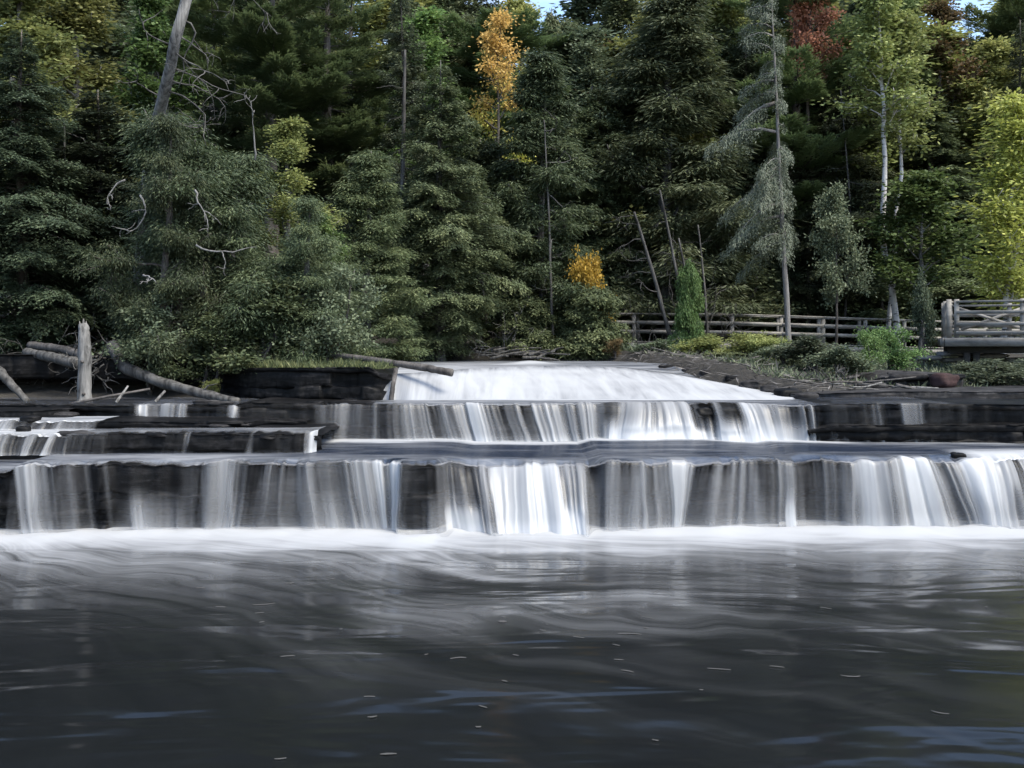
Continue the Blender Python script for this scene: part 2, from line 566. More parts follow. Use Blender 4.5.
ys = np.concatenate([np.linspace(-60, 12, 20), np.linspace(13, 50, 150), np.linspace(51, 90, 40), np.linspace(95, 320, 20)])
xs = np.concatenate([np.linspace(-260, -36, 20), np.linspace(-34, -14, 40), np.linspace(-13.6, 13.6, 110), np.linspace(14, 34, 40), np.linspace(36, 260, 20)])
XX, YY = np.meshgrid(xs, ys)
grid_mesh("ground", XX, YY, ground(XX, YY), M["ground"])


def px_interp(pts, d):
    """control points given as (px column at distance d, value) -> function of world x"""
    p = sorted(pts)
    xs_ = np.array([X(a, d) for a, _ in p])
    vs_ = np.array([b for _, b in p])
    return lambda x: np.interp(x, xs_, vs_)


# front lines of the ledges: y as function of x
def front1(x):                       # lowest ledge
    base = px_interp([(-300, 16.0), (0, 16.05), (110, 16.25), (200, 16.2), (400, 16.35), (404, 16.12), (436, 16.16), (446, 16.6), (470, 16.75), (590, 16.75), (604, 16.5), (760, 16.6), (800, 16.72), (960, 16.7), (1024, 16.85), (1400, 17)], 16.4)
    return base(x) + 0.42 * (fbm(x * 0.8, 0, 21) - 0.5) + 0.14 * (vn(x * 4.5, 0, 22) - 0.5)


def front2(x):                       # second ledge
    base = px_interp([(-300, 20.0), (120, 19.9), (250, 19.75), (330, 19.9), (420, 20.05), (600, 20.3), (690, 20.5), (760, 20.0), (830, 19.5), (1024, 19.1), (1400, 18.7)], 20)
    return base(x) + 0.22 * (fbm(x * 0.9, 0, 31) - 0.5) + 0.08 * (vn(x * 4, 0, 32) - 0.5)


def ledge(name, x0, x1, front, back, ztop, zbot, mat, seed, step=0.035, layers=None, recess=0.16, topnoise=0.03, kind='structure', tag_=None):
    """a bedded rock shelf: jointed blocks in layers on its face, broken top"""
    x = np.arange(x0, x1 + step, step)
    fy = front(x) if callable(front) else np.full_like(x, front)
    zt = ztop(x) if callable(ztop) else np.full_like(x, ztop)
    zb = zbot if not callable(zbot) else zbot(x)
    rg = np.random.default_rng(seed)
    rows_y, rows_z = [], []
    bk = back(x) if callable(back) else np.full_like(x, back)
    nb = 14
    for k in range(nb):
        f = (k / (nb - 1)) ** 0.6
        yy = bk + (fy - bk) * f
        rows_y.append(yy)
        rows_z.append(zt + topnoise * 2 * (fbm(x * 1.7, yy * 2.5, seed + 3) - 0.5) - 0.012 * (f > 0.99))
    h = float(np.max(zt) - np.min(zb))
    if layers is None:
        layers = max(2, int(h / 0.17))
    th_ = rg.exponential(1.0, layers) + 0.35
    cuts = np.concatenate([[0], np.cumsum(th_) / th_.sum()])
    for k in range(layers):
        a, b = cuts[k], cuts[k + 1]
        # jointed blocks
        e = np.cumsum(rg.uniform(0.25, 1.5, int((x1 - x0) / 0.5) + 8)) + x0 - 2
        idx = np.searchsorted(e, x)
        off = rg.uniform(0, 1, len(e) + 1)[idx] ** 1.6 * recess + (recess * 0.55 * k / max(1, layers - 1)) * (0.4 + vn(x * 0.8, k, seed + 9))
        if k == 0:
            off = off * 0.18
        gap = 0.02 + 0.05 * vn(x * 2.2, k * 3.1, seed + 5)
        off = off + 0.09 * (fbm(x * 2.2, k * 7.0, seed + 6) - 0.5)
        wave = 0.14 * (fbm(x * 0.6, k * 2.0, seed + 12) - 0.5) + 0.03 * (vn(x * 3.1, k * 5.0, seed + 14) - 0.5)
        wave2 = 0.14 * (fbm(x * 0.6, (k + 1) * 2.0, seed + 12) - 0.5) + 0.03 * (vn(x * 3.1, (k + 1) * 5.0, seed + 14) - 0.5)
        for t, ex in ((0.0, 0.5), (0.12, 0.0), (0.5, -0.1), (0.88, 0.0), (1.0, 0.6)):
            frac = a + (b - a) * t
            rows_y.append(fy + np.maximum(0, off + gap * max(ex, 0) + 0.03 * (vn(x * 7, frac * 30, seed + 8) - 0.5)))
            rows_z.append(zt - (zt - zb) * frac + (wave * (1 - t) + wave2 * t if 0 < k else wave2 * t))
    XA = np.tile(x, (len(rows_y), 1))
    o = grid_mesh(name, XA, np.array(rows_y), np.array(rows_z), mat, kind, smooth_shade=False, flip=True)
    return o


Z1, Z2, Z3 = 1.13, 1.83, 2.46        # water levels of the terraces (pool is 0)
lipn = lambda x: 0.11 * (fbm(x * 1.2, 2.0, 23) - 0.5) + 0.05 * (vn(x * 4.3, 0, 24) - 0.5) - 0.05
ztop1_ = px_interp([(-300, 0.90), (18, 0.95), (32, 1.06), (60, 1.08), (440, 1.08), (470, 1.00), (590, 0.99), (610, 1.06), (760, 1.07), (800, 1.03), (815, 1.08), (955, 1.08), (975, 1.04), (1400, 1.0)], 16.4)
ztop1 = lambda x: ztop1_(x) + lipn(x)
ledge("rock_shelf", -18, 18, front1, 20.6, ztop1, -0.4, M["rock"], 101, recess=0.32)
ledge("rock_shelf", X(-300, 20), X(1350, 20), front2, 24.5, px_interp([(-300, 1.80), (60, 1.80), (230, 1.78), (250, 1.86), (390, 1.82), (430, 1.76), (690, 1.74), (800, 1.78), (830, 1.85), (1400, 1.9)], 20), 0.6, M["rock"], 102, recess=0.16)
# lower bed of the right-hand part of the second ledge
ledge("rock_shelf", X(812, 19.2), X(1350, 19.2), lambda x: front2(x) - 0.28 + 0.1 * (vn(x * 2, 0, 5) - 0.5), 20.4, px_interp([(812, 1.35), (840, 1.45), (1024, 1.5), (1400, 1.5)], 19.2), 0.7, M["rock"], 103, recess=0.1)
# left steps between first and second ledge
l1f = lambda x: px_interp([(-300, 17.0), (60, 17.25), (75, 17.15), (108, 17.2), (110, 17.35), (300, 17.4), (312, 17.6), (318, 18.0)], 17.4)(x) + 0.05 * (vn(x * 5, 0, 41) - 0.5)
ledge("rock_shelf", X(-300, 17.3), X(316, 17.4), l1f, 20.0, px_interp([(-300, 1.40), (60, 1.41), (75, 1.46), (190, 1.47), (196, 1.44), (310, 1.46), (318, 1.36)], 17.4), 0.9, M["rock"], 104, recess=0.1, layers=2)
l2f = lambda x: px_interp([(-300, 18.0), (60, 18.2), (100, 18.3), (245, 18.5), (252, 19.3), (300, 19.6)], 18.4)(x) + 0.06 * (vn(x * 5, 0, 43) - 0.5)
ledge("rock_shelf", X(-300, 18.3), X(300, 19), l2f, 20.2, px_interp([(-300, 1.58), (95, 1.58), (105, 1.6), (245, 1.57), (300, 1.5)], 18.4), 1.3, M["rock"], 105, recess=0.08, layers=2)
ledge("rock_shelf", X(-300, 18.7), X(62, 19.1), lambda x: px_interp([(-300, 18.7), (40, 18.8), (62, 19.4)], 19)(x) + 0.08 * (vn(x * 4, 0, 44) - 0.5), 20.2, 1.76, 1.4, M["rock"], 106, recess=0.08, layers=2)
# left bank: dark undercut shelf below the grass
lbf = lambda x: px_interp([(180, 23.6), (228, 22.3), (250, 21.8), (300, 21.3), (380, 21.2), (388, 21.5), (394, 22.5)], 21.4)(x) + 0.12 * (vn(x * 3, 0, 45) - 0.5)
ledge("rock_shelf", X(180, 22), X(393, 21.6), lbf, 25.5, px_interp([(180, 2.3), (230, 2.50), (300, 2.52), (370, 2.54), (393, 2.3)], 21.4), 1.5, M["rock"], 107, recess=0.3, layers=7)
cvf = lambda x: px_interp([(-300, 22.3), (20, 22.7), (70, 22.8), (118, 22.7), (180, 22.9)], 23)(x) + 0.3 * (vn(x * 1.6, 0, 48) - 0.5)
ledge("rock_shelf", X(-300, 23), X(232, 23), cvf, 26.5, px_interp([(-300, 2.8), (40, 2.78), (130, 2.7), (232, 2.45)], 23), 1.5, M["rock"], 110, recess=1.0, layers=4)
# right bank shelves
ledge("rock_shelf", X(806, 21), X(1350, 21), lambda x: px_interp([(806, 22.2), (850, 21.6), (1024, 21.2), (1400, 20.8)], 21)(x) + 0.2 * (fbm(x * 1.3, 0, 46) - 0.5), 25.5, px_interp([(806, 1.92), (900, 2.0), (1024, 2.02), (1400, 2.1)], 21), 1.5, M["rock_dry"], 108, recess=0.15, layers=2)
ledge("rock_shelf", X(862, 24), X(962, 24), lambda x: px_interp([(862, 24.5), (885, 23.8), (940, 23.6), (962, 23.8)], 24)(x) + 0.15 * (fbm(x * 1.3, 0, 47) - 0.5), 27.2, px_interp([(862, 2.05), (890, 2.28), (930, 2.32), (962, 2.30)], 24), 1.7, M["rock_dry"], 109, recess=0.3, layers=3)


# ------------------------------------------------------------------ water
SX, SY = -17.0, 21.0


def polar(x, y):
    w = 0.95 * (fbm(x * 0.33, y * 0.3, 67) - 0.5)
    dx, dy = x - SX + w, np.maximum(SY - y, 0.0) * 0.8 + 0.5
    return np.hypot(dx, dy), np.arctan2(dx, dy) + 0.10 * w


def flow_of(x, y):
    r, th = polar(x, y)
    return np.stack([r * 0.9, th * 20.0, np.zeros_like(x)], -1)


# pool
px_ = np.concatenate([np.linspace(-45, -16.3, 24), np.arange(-16, 16, 0.1), np.linspace(16.2, 45, 24)])
py_ = np.concatenate([np.linspace(-14, 4, 12), np.arange(4.2, 17.3, 0.1)])
PX, PY = np.meshgrid(px_, py_)
dist = front1(PX) - 0.30 - PY                         # metres in front of the fall
cone = np.exp(-((PX - X(520, 14) - 0.25 * (16 - PY)) / 4.2) ** 2)
FO = 0.97 * smooth(2.5, 0.4, dist + 1.5 * (fbm(PX * 0.5, PY * 1.3, 61) - 0.5) + 0.45 * smooth(-3, -6, PX))
FO = np.maximum(FO, 0.80 * np.exp(-np.clip(dist - 0.9, 0, None) / 1.15) * (0.35 + 1.0 * fbm(PX * 0.35, PY * 1.1, 62)))
PR, PT = polar(PX, PY)
sw = smooth(0.34, 0.74, fbm(PR * 0.55, PT * 34.0, 66, 3)) * (0.5 + 0.9 * vn(PR * 0.6, PT * 9.0, 68))
FO = np.maximum(FO, (0.03 + 0.66 * cone) * np.exp(-np.clip(dist - 1.0, 0, None) / 3.6) * smooth(10.5, 3.0, dist) * (0.10 + 0.75 * sw))
FO = np.clip(FO, 0.004, 1)
grid_mesh("pool_water", PX, PY, np.zeros_like(PX) + 0.09 * np.exp(-((dist - 0.15) / 0.3) ** 2) * fbm(PX * 2.2, PY * 2.0, 69) + 0.012 * np.sin(PY * 7 + 3 * fbm(PX * 0.4, PY, 64)) * smooth(4, 1, dist), M["pool"], attrs={"foam": FO, "cover": np.ones_like(FO), "flow": flow_of(PX, PY)})


def streaks(x, seed, fine=1.0):
    x = x + 0.35 * vn(x * 1.1, 0, seed + 30) + 0.12 * vn(x * 4.0, 0, seed + 31)
    s = 0.32 * vn(x * 2.3 * fine, 0, seed) + 0.32 * vn(x * 7 * fine, 0, seed + 1) + 0.26 * vn(x * 15 * fine, 0, seed + 2) + 0.10 * vn(x * 31 * fine, 0, seed + 3)
    return np.clip((s - 0.5) * 2.6 + 0.5, 0, 1)


def fall(name, x0, x1, front, back, zl, zb, dtop, dbot, b, foam_flat, seed, shear=None, step=0.013, rows=34, nflat=26, contrast=0.82, lean=None, lipdrop=0.02, lipz=None, clear=False, flatcover=None, mat=None, fine=1.0, foot=0.10):
    """one sheet of water: flat run to the lip, then the free fall; cover thins out where the rock shows through"""
    x = np.arange(x0, x1 + step, step)
    fy = front(x) - 0.015
    zl_ = zl(x) if callable(zl) else np.full_like(x, zl)
    zb_ = zb(x) if callable(zb) else np.full_like(x, zb)
    bk = back(x) if callable(back) else np.full_like(x, back)
    b_ = b(x) if callable(b) else np.full_like(x, b)
    sh = shear(x) if shear else np.zeros_like(x)
    st = streaks(x, seed, fine)
    lz = (lipz(x) if lipz else 0 * x) + 0.05 * (st - 0.5)
    thin_ = 0.62 + 0.45 * smooth(0.28, 0.62, fbm(x * 1.2, 0, seed + 33, 2))
    Dt, Db = dtop(x), dbot(x)
    Dt, Db = [np.where(q > 0.9, q, q * thin_) for q in (Dt, Db)]
    FK = 1.0
    fc = flatcover(x) if flatcover else 1.0
    XS, YS, ZS, FS, CS, FL = [], [], [], [], [], []
    for k in range(nflat):
        f = k / (nflat - 1)
        y = bk + (fy - bk) * f
        XS.append(x)
        YS.append(y)
        near = smooth(0.35, 0.0, fy * 0 + (y - fy))
        ZS.append(zl_ + lz * near - lipdrop * near + 0.02 * (1 - near) * (fbm(x * 0.9, y * 2.0, seed + 5) - 0.5) + 0.018 * near * (st - 0.5))
        FS.append(FK * np.clip(foam_flat(x, y, f) * (1 - near) + near * np.maximum(foam_flat(x, y, f), 0.5 * Dt * (0.4 + 0.6 * st)), 0, 1))
        CS.append(0 * x if clear else fc * (1 - smooth(0.55, 1.0, near) * (1 - np.clip(Dt * 1.6, 0, 1))))
        FL.append(np.stack([x, y, 0 * x], -1))
    for k in range(1, rows + 1):
        q = k / rows
        s = q * q
        v = smooth(0.25, 0.8, s)
        D = Dt * (1 - v) + Db * v
        w = (0.34 * (vn(x * 1.25, 0, seed + 41) - 0.5) + 0.10 * (fbm(x * 1.1, s * 1.4, seed + 7) - 0.5)) * s * (zl_ - zb_)
        xx = x + sh * s + w
        st2 = streaks(x + 0.05 * s * (vn(x * 3, s * 2, seed + 11) - 0.5), seed, fine)
        big_ = smooth(0.82, 0.97, D)
        st2 = st2 * (1 - 0.75 * big_) + 0.75 * big_ * (0.35 + 0.5 * vn(x * 2.5, s * 0.8, seed + 15))
        st3 = vn(x * 34 * fine, s * 1.2, seed + 13)
        amp = contrast * (1 - 0.35 * s) * (1 - np.clip((D - 0.8) * 5, 0, 1) * 0.75)
        c = np.clip(D ** 1.25 * (1 - amp + amp * (1.45 * st2 + 0.45 * (st3 - 0.5))), 0, 1) * smooth(0, 0.03, D)
        if clear:
            c = c * smooth(0.02, 0.3, s)
        c = np.clip(c + foot * smooth(0.78, 1.0, s) * (D > 0.02), 0, 1)
        XS.append(xx)
        YS.append(fy - b_ * q * (0.85 + 0.3 * st2) - 0.02 * st2 - 0.05 * s)
        ZS.append(zl_ + lz - lipdrop - (zl_ + lz - lipdrop - zb_) * s)
        CS.append(np.clip(c * 1.05, 0, 1))
        FS.append(np.clip(0.16 + 0.30 * st2 + 0.27 * smooth(0.7, 0.98, D) + 0.2 * smooth(0.7, 1, s), 0, 1))
        FL.append(np.stack([x, fy - s, 0 * x], -1))
    o = grid_mesh(name, np.array(XS), np.array(YS), np.array(ZS), mat or M["veil"], attrs={"foam": np.array(FS), "cover": np.array(CS), "flow": np.array(FL)}, flip=True)
    o.data.materials.append(M["stream"])                  # the flat run is the open stream
    mi = np.zeros((nflat + rows - 1, len(x) - 1), np.int32)
    mi[:nflat - 2] = 1
    o.data.polygons.foreach_set("material_index", mi.ravel())
    return o


# first (lowest) fall with the terrace behind it
D1t = px_interp([(-300, 0.5), (0, 0.5), (9, 0.3), (12, 0), (26, 0), (30, 0.9), (60, 0.85), (66, 0.6), (94, 0.5), (98, 0.06), (108, 0.05), (111, 0.45), (114, 0.05), (128, 0.03), (182, 0.03), (190, 0.6), (200, 0.6), (203, 0.12), (207, 0.75), (234, 0.75), (238, 0.3), (262, 0.3), (266, 0.72), (312, 0.72), (316, 0.35), (344, 0.4), (350, 0.8), (400, 0.8), (406, 0.1), (436, 0.03), (440, 0.55), (458, 0.5), (452, 0.35), (492, 0.97), (548, 0.97), (600, 0.65), (612, 0.7), (690, 0.75), (700, 0.55), (715, 0.75), (755, 0.72), (762, 0.35), (775, 0.4), (786, 0.85), (800, 0.6), (812, 0.45), (818, 0.85), (945, 0.8), (960, 0.65), (975, 0.95), (1024, 0.9), (1400, 0.8)], 16.4)
D1b = px_interp([(-300, 0.5), (0, 0.1), (26, 0.0), (30, 0.75), (75, 0.7), (94, 0.42), (98, 0.12), (108, 0.05), (111, 0.3), (114, 0.08), (124, 0.1), (134, 0.6), (170, 0.62), (178, 0.9), (196, 0.9), (201, 0.2), (207, 0.72), (234, 0.66), (240, 0.45), (262, 0.5), (312, 0.7), (324, 0.8), (340, 0.55), (350, 0.75), (400, 0.75), (407, 0.05), (424, 0.15), (436, 0.7), (444, 0.98), (470, 0.95), (484, 0.8), (494, 0.98), (575, 0.98), (600, 0.65), (612, 0.85), (690, 0.72), (755, 0.75), (765, 0.5), (780, 0.6), (790, 0.95), (806, 0.85), (812, 0.55), (818, 0.8), (945, 0.74), (960, 0.6), (975, 0.8), (1024, 0.85), (1400, 0.8)], 16.4)
B1 = px_interp([(-300, 0.08), (200, 0.08), (400, 0.1), (440, 0.25), (475, 0.75), (585, 0.7), (600, 0.2), (760, 0.18), (960, 0.25), (985, 0.45), (1400, 0.45)], 16.4)
ZL1 = px_interp([(-300, 1.0), (18, 1.02), (32, 1.12), (440, Z1), (468, 1.08), (590, 1.06), (606, Z1), (760, Z1), (800, 1.10), (815, Z1 + 0.01), (955, Z1), (980, 1.14), (1400, 1.14)], 16.4)
SH1 = px_interp([(-300, 0), (400, 0.03), (470, 0.22), (560, 0.1), (610, -0.12), (700, -0.1), (765, 0.06), (830, 0.12), (940, 0.18), (1024, 0.2), (1400, 0.2)], 16.4)


def foam1(x, y, f):
    back_ = smooth(0.75, 0.1, front2(x) - 0.3 - y)                        # white below the second fall
    mid = px_interp([(250, 0.3), (300, 0.9), (560, 0.9), (640, 1.0), (820, 0.9), (850, 0.3), (1024, 0.2)], 20)(x)
    left = smooth(X(330, 17.5), X(230, 17.5), x) * smooth(17.5, 16.9, y) * 0.3
    right = smooth(X(950, 17), X(985, 17), x) * smooth(18.2, 17.2, y) * 0.95
    gen = -0.12 + 0.34 * fbm(x * 0.5, y * 2.2, 71) + 0.10 * smooth(0.75, 1, f)
    return np.maximum.reduce([back_ * mid, left, right, gen])


fall("waterfall", -16, 16, front1, lambda x: np.maximum(front2(x) + 0.02, front1(x) + 1), ZL1, -0.02, D1t, D1b, B1, foam1, 201, lipz=lipn, shear=SH1, nflat=40)

# a looser curtain thrown clear of the first one
half = lambda f, k: (lambda x: np.clip(f(x) * k, 0, 0.86) * smooth(0.25, 0.55, f(x)) * smooth(0.96, 0.86, f(x)))
fall("waterfall", -16, 16, lambda x: front1(x) - 0.035, lambda x: front1(x) + 0.25, lambda x: ZL1(x) - 0.015, -0.02, half(D1t, 0.34), half(D1b, 0.42), lambda x: B1(x) + 0.09, lambda x, y, f: 0 * x, 261, shear=lambda x: SH1(x) * 1.2, nflat=6, lipz=lipn, fine=0.55, contrast=0.75, clear=True)

# second fall
D2t = px_interp([(-300, 0), (120, 0.02), (138, 0.05), (143, 0.85), (188, 0.7), (192, 0.05), (232, 0.1), (236, 0.6), (242, 0.55), (245, 0.02), (315, 0.03), (324, 0.32), (330, 0.12), (340, 0.3), (396, 0.28), (404, 0.75), (600, 0.78), (606, 0.15), (618, 0.2), (624, 0.5), (662, 0.5), (672, 0.75), (690, 0.8), (696, 0.6), (702, 0.02), (712, 0.02), (716, 0.4), (722, 0.05), (736, 0.05), (742, 0.72), (798, 0.75), (801, 0.1), (806, 0.6), (810, 0.05), (855, 0.08), (862, 0.4), (868, 0.1), (884, 0.12), (888, 0.75), (906, 0.6), (910, 0.05), (940, 0.12), (970, 0.03), (1400, 0.0)], 20)
D2b = px_interp([(-300, 0), (120, 0.02), (140, 0.05), (146, 0.8), (188, 0.75), (194, 0.05), (232, 0.05), (238, 0.5), (243, 0.3), (247, 0.02), (318, 0.05), (326, 0.25), (340, 0.25), (396, 0.3), (408, 0.75), (596, 0.8), (612, 0.9), (690, 0.98), (720, 0.85), (745, 0.9), (800, 0.85), (806, 0.4), (812, 0.06), (855, 0.1), (864, 0.3), (872, 0.1), (886, 0.35), (896, 0.75), (908, 0.5), (914, 0.05), (1400, 0.0)], 20)


def foam2(x, y, f):
    mid = px_interp([(-300, 0.2), (330, 0.25), (400, 0.35), (640, 0.4), (700, 0.3), (800, 0.3), (830, 0.2), (1400, 0.15)], 20)(x)
    return np.clip(mid - 0.12 + 0.3 * (fbm(x * 0.6, y * 3, 73) - 0.4) + 0.75 * smooth(21.0, 21.5, y) * smooth(X(380, 21), X(420, 21), x) * smooth(X(810, 21), X(780, 21), x), 0, 1)


zl2 = px_interp([(-300, 1.82), (60, 1.83), (228, 1.83), (246, 1.80), (330, 1.81), (345, Z2), (800, Z2), (830, 1.83), (850, 1.87), (930, 1.89), (960, 1.82), (1400, 1.82)], 20)
fall("waterfall", X(-260, 20), X(1340, 19.5), front2, 22.4, zl2, px_interp([(-300, 1.5), (250, 1.42), (320, Z1 - 0.06), (1400, Z1 - 0.06)], 20), D2t, D2b, px_interp([(-300, 0.12), (250, 0.12), (600, 0.2), (640, 0.5), (690, 0.6), (740, 0.45), (800, 0.25), (830, 0.1), (1400, 0.1)], 20), foam2, 202, shear=px_interp([(-300, 0), (395, 0.02), (430, 0.16), (560, 0.05), (640, -0.05), (750, 0.05), (1400, 0)], 20), fine=0.9, nflat=20, flatcover=px_interp([(-300, 0.3), (130, 0.3), (142, 0.7), (190, 0.6), (200, 0.3), (330, 0.35), (395, 1.0), (800, 1.0), (826, 0.4), (1400, 0.25)], 20))

# cascade on the far left steps
fall("waterfall", X(-260, 17.2), X(72, 17.2), l1f, lambda x: l1f(x) + 1.0, 1.47, Z1, px_interp([(-300, 0.8), (0, 0.55), (14, 0.3), (22, 0.75), (66, 0.9), (70, 0.3), (74, 0)], 17.2), px_interp([(-300, 0.8), (0, 0.5), (14, 0.35), (26, 0.8), (66, 0.9), (72, 0.3)], 17.2), 0.25, lambda x, y, f: 0.55 + 0.4 * fbm(x * 0.8, y * 3, 75), 203, nflat=12, rows=20)
fall("waterfall", X(-260, 18.2), X(98, 18.2), l2f, lambda x: l2f(x) + 0.9, 1.635, 1.47, px_interp([(-300, 0.8), (0, 0.7), (24, 0.1), (36, 0.5), (90, 0.6), (98, 0.1)], 18.2), px_interp([(-300, 0.8), (0, 0.7), (24, 0.3), (36, 0.5), (90, 0.6), (98, 0.1)], 18.2), 0.15, lambda x, y, f: 0.35 + 0.5 * fbm(x * 0.8, y * 3, 76), 204, nflat=12, rows=14)
fall("waterfall", X(70, 17.3), X(314, 17.4), l1f, lambda x: l1f(x) + 0.75, lambda x: np.full_like(x, 1.50), Z1, px_interp([(70, 0.3), (110, 0.12), (112, 0.04), (186, 0.03), (188, 0.6), (191, 0.6), (193, 0.03), (250, 0.02), (253, 0.35), (256, 0.02), (304, 0.05), (309, 0.8), (318, 0.85)], 17.4), px_interp([(70, 0.25), (110, 0.1), (112, 0.03), (186, 0.03), (189, 0.4), (192, 0.03), (248, 0.03), (253, 0.5), (257, 0.03), (304, 0.1), (309, 0.8), (318, 0.85)], 17.4), 0.12, lambda x, y, f: 0.15 + 0.35 * fbm(x * 1.1, y * 4, 77) + 0.4 * smooth(X(240, 18), X(270, 18), x), 205, nflat=10, rows=16, foot=0.03, flatcover=lambda x: 0.35 + 0.35 * vn(x * 2.0, 0, 9))

# upper rapids: a long white slope and the river behind it
nu, nv = 330, 90
u = np.linspace(X(374, 21.6), X(812, 21.4), nu)
low = np.full_like(u, 21.35)
upy = px_interp([(386, 22.0), (430, 22.6), (470, 24.4), (520, 26.0), (600, 27.5), (680, 27.8), (740, 26.8), (790, 24.2), (815, 22.6)], 21.5)(u)
upz = px_interp([(386, 2.36), (440, 2.40), (520, 2.43), (620, 2.44), (690, 2.36), (740, 2.22), (775, 2.05), (800, 1.92), (815, 1.84)], 21.5)(u)
v = np.linspace(0, 1, nv)[:, None]
RU = np.tile(u, (nv, 1))
s_ = (v ** 0.8)
RY = low + (upy - low) * s_
prof = 0.45 * s_ + 0.55 * np.sin(np.clip(s_, 0, 1) * math.pi / 2)
RZ = 1.80 + (upz - 1.80) * prof
RX = RU + (RY - 21.4) * (-0.10)
RS = streaks(RU + 0.5 * s_, 81, 0.35)
RZ = RZ + 0.035 * (fbm(RU * 0.7, RY * 0.9, 83) - 0.5) * np.sin(s_ * math.pi) + 0.015 * (RS - 0.5) * np.sin(s_ * math.pi)
RF = np.clip(0.86 + 0.14 * (RS - 0.5) - 0.45 * smooth(0.72, 1.0, s_) + 0.3 * (fbm(RU * 0.5, RY * 0.7, 84) - 0.5), 0, 1)
edge = px_interp([(372, 0.5), (396, 0.9), (402, 0.55), (424, 0.9), (430, 0.6), (440, 0.8), (450, 1.0), (812, 1.0)], 21.5)(u)[None, :]
RF = RF * (0.35 + 0.65 * edge)
grid_mesh("rapids_water", RX, RY, RZ, M["stream"], attrs={"foam": RF, "cover": np.ones_like(RF), "flow": np.stack([RY * 0.3, RX * 0.6, 0 * RX], -1)})
# river above the rapids
nv = 60
v = np.linspace(0, 1, nv)[:, None]
RY = upy - 0.02 + (35.3 - upy) * v
RX = u + (RY - 21.4) * (-0.10) - 3.2 * v * smooth(X(560, 21.5), X(386, 21.5), u)
RZ = upz + (Z3 - upz) * smooth(0, 0.35, v) + 0.05 * (fbm(RX * 0.5, RY * 0.5, 85) - 0.5) * smooth(1, 0.2, v) + 0.09 * np.exp(-((RX - X(530, 29)) / 0.6) ** 2 - ((RY - 29.5) / 0.6) ** 2)
RF = np.clip(0.36 - 0.25 * v + 0.35 * (fbm(RX * 0.35, RY * 0.9, 86) - 0.4) + 0.6 * np.exp(-((RX - X(532, 29)) / 0.8) ** 2 - ((RY - 29) / 0.5) ** 2) + 0.35 * smooth(X(600, 21.5), X(400, 21.5), u) * smooth(0.6, 0.0, v), 0.04, 1)
grid_mesh("river_water", RX, RY, RZ, M["stream"], attrs={"foam": RF, "cover": np.ones_like(RF), "flow": np.stack([RX, RY, 0 * RX], -1)})

# flecks of foam drifting on the pool: nobody could count them
fv, ff, nn = [], [], 0
for k in range(44):
    if k < 16:
        px, py = rnd.uniform(180, 520), rnd.uniform(570, 660)
    elif k < 36:
        px, py = rnd.gauss(560, 120), rnd.uniform(590, 730)
    else:
        px, py = rnd.uniform(-50, 1070), rnd.uniform(560, 770)
    d = F * H / (py - HY)
    c = at(px, py, d)
    L = rnd.uniform(0.03, 0.14) * (1 + (rnd.random() < 0.15))
    W = rnd.uniform(0.005, 0.012)
    if k in (0, 1):
        L, W = 0.1, 0.045
    ang = (-0.35 if px > 480 else 0.25) + rnd.uniform(-0.35, 0.35)
    bend = rnd.uniform(-0.5, 0.5)
    m_ = 10
    for j in range(m_):
        t = j / (m_ - 1) - 0.5
        w = W * (1 - (2 * t) ** 2) * (0.4 + 1.2 * rnd.random()) + 0.001
        x_ = c[0] + L * (t * math.cos(ang) - bend * t * t * math.sin(ang))
        y_ = c[1] + L * (t * math.sin(ang) + bend * t * t * math.cos(ang))
        fv += [(x_, y_ - w, 0.008), (x_, y_, 0.014), (x_, y_ + w, 0.008)]
        if j:
            b0 = nn + (j - 1) * 3
            ff += [(b0, b0 + 3, b0 + 4, b0 + 1), (b0 + 1, b0 + 4, b0 + 5, b0 + 2)]
    nn += m_ * 3
fo = link_mesh("foam_flecks", raw_mesh("foam_flecks", fv, ff, True), M["foam"])
fo["kind"] = "stuff"


# ------------------------------------------------------------------ foliage
def norm(a):
    return a / (np.linalg.norm(a, axis=-1, keepdims=True) + 1e-9)


def leaf_mesh(name, P, D, N, L, W, tint):
    n = len(P)
    D = norm(D)
    S = norm(np.cross(D, N))
    L = np.broadcast_to(L, (n,))[:, None]
    W = np.broadcast_to(W, (n,))[:, None]
    V = np.stack([P, P + D * L * 0.45 + S * W * 0.5, P + D * L, P + D * L * 0.45 - S * W * 0.5], 1).reshape(-1, 3)
    Q = np.arange(4 * n).reshape(-1, 4)
    return raw_mesh(name, V, Q, False, fattrs={"tint": np.clip(tint, 0, 1)})


def trunk_path(h, lean=(0, 0), wob=0.1, n=16, seed=0):
    t = np.linspace(0, 1, n)
    x = lean[0] * t * h + wob * (fbm(t * 3, 0, seed) - fbm(0.0, 0, seed)) * 2
    y = lean[1] * t * h + wob * (fbm(t * 3, 5, seed + 1) - fbm(0.0, 5, seed + 1)) * 2
    return np.stack([x, y, t * h], -1)


def on_path(P, f):
    f = np.clip(f, 0, 1) * (len(P) - 1)
    i = np.minimum(f.astype(int), len(P) - 2)
    w = (f - i)[:, None]
    return P[i] * (1 - w) + P[i + 1] * w


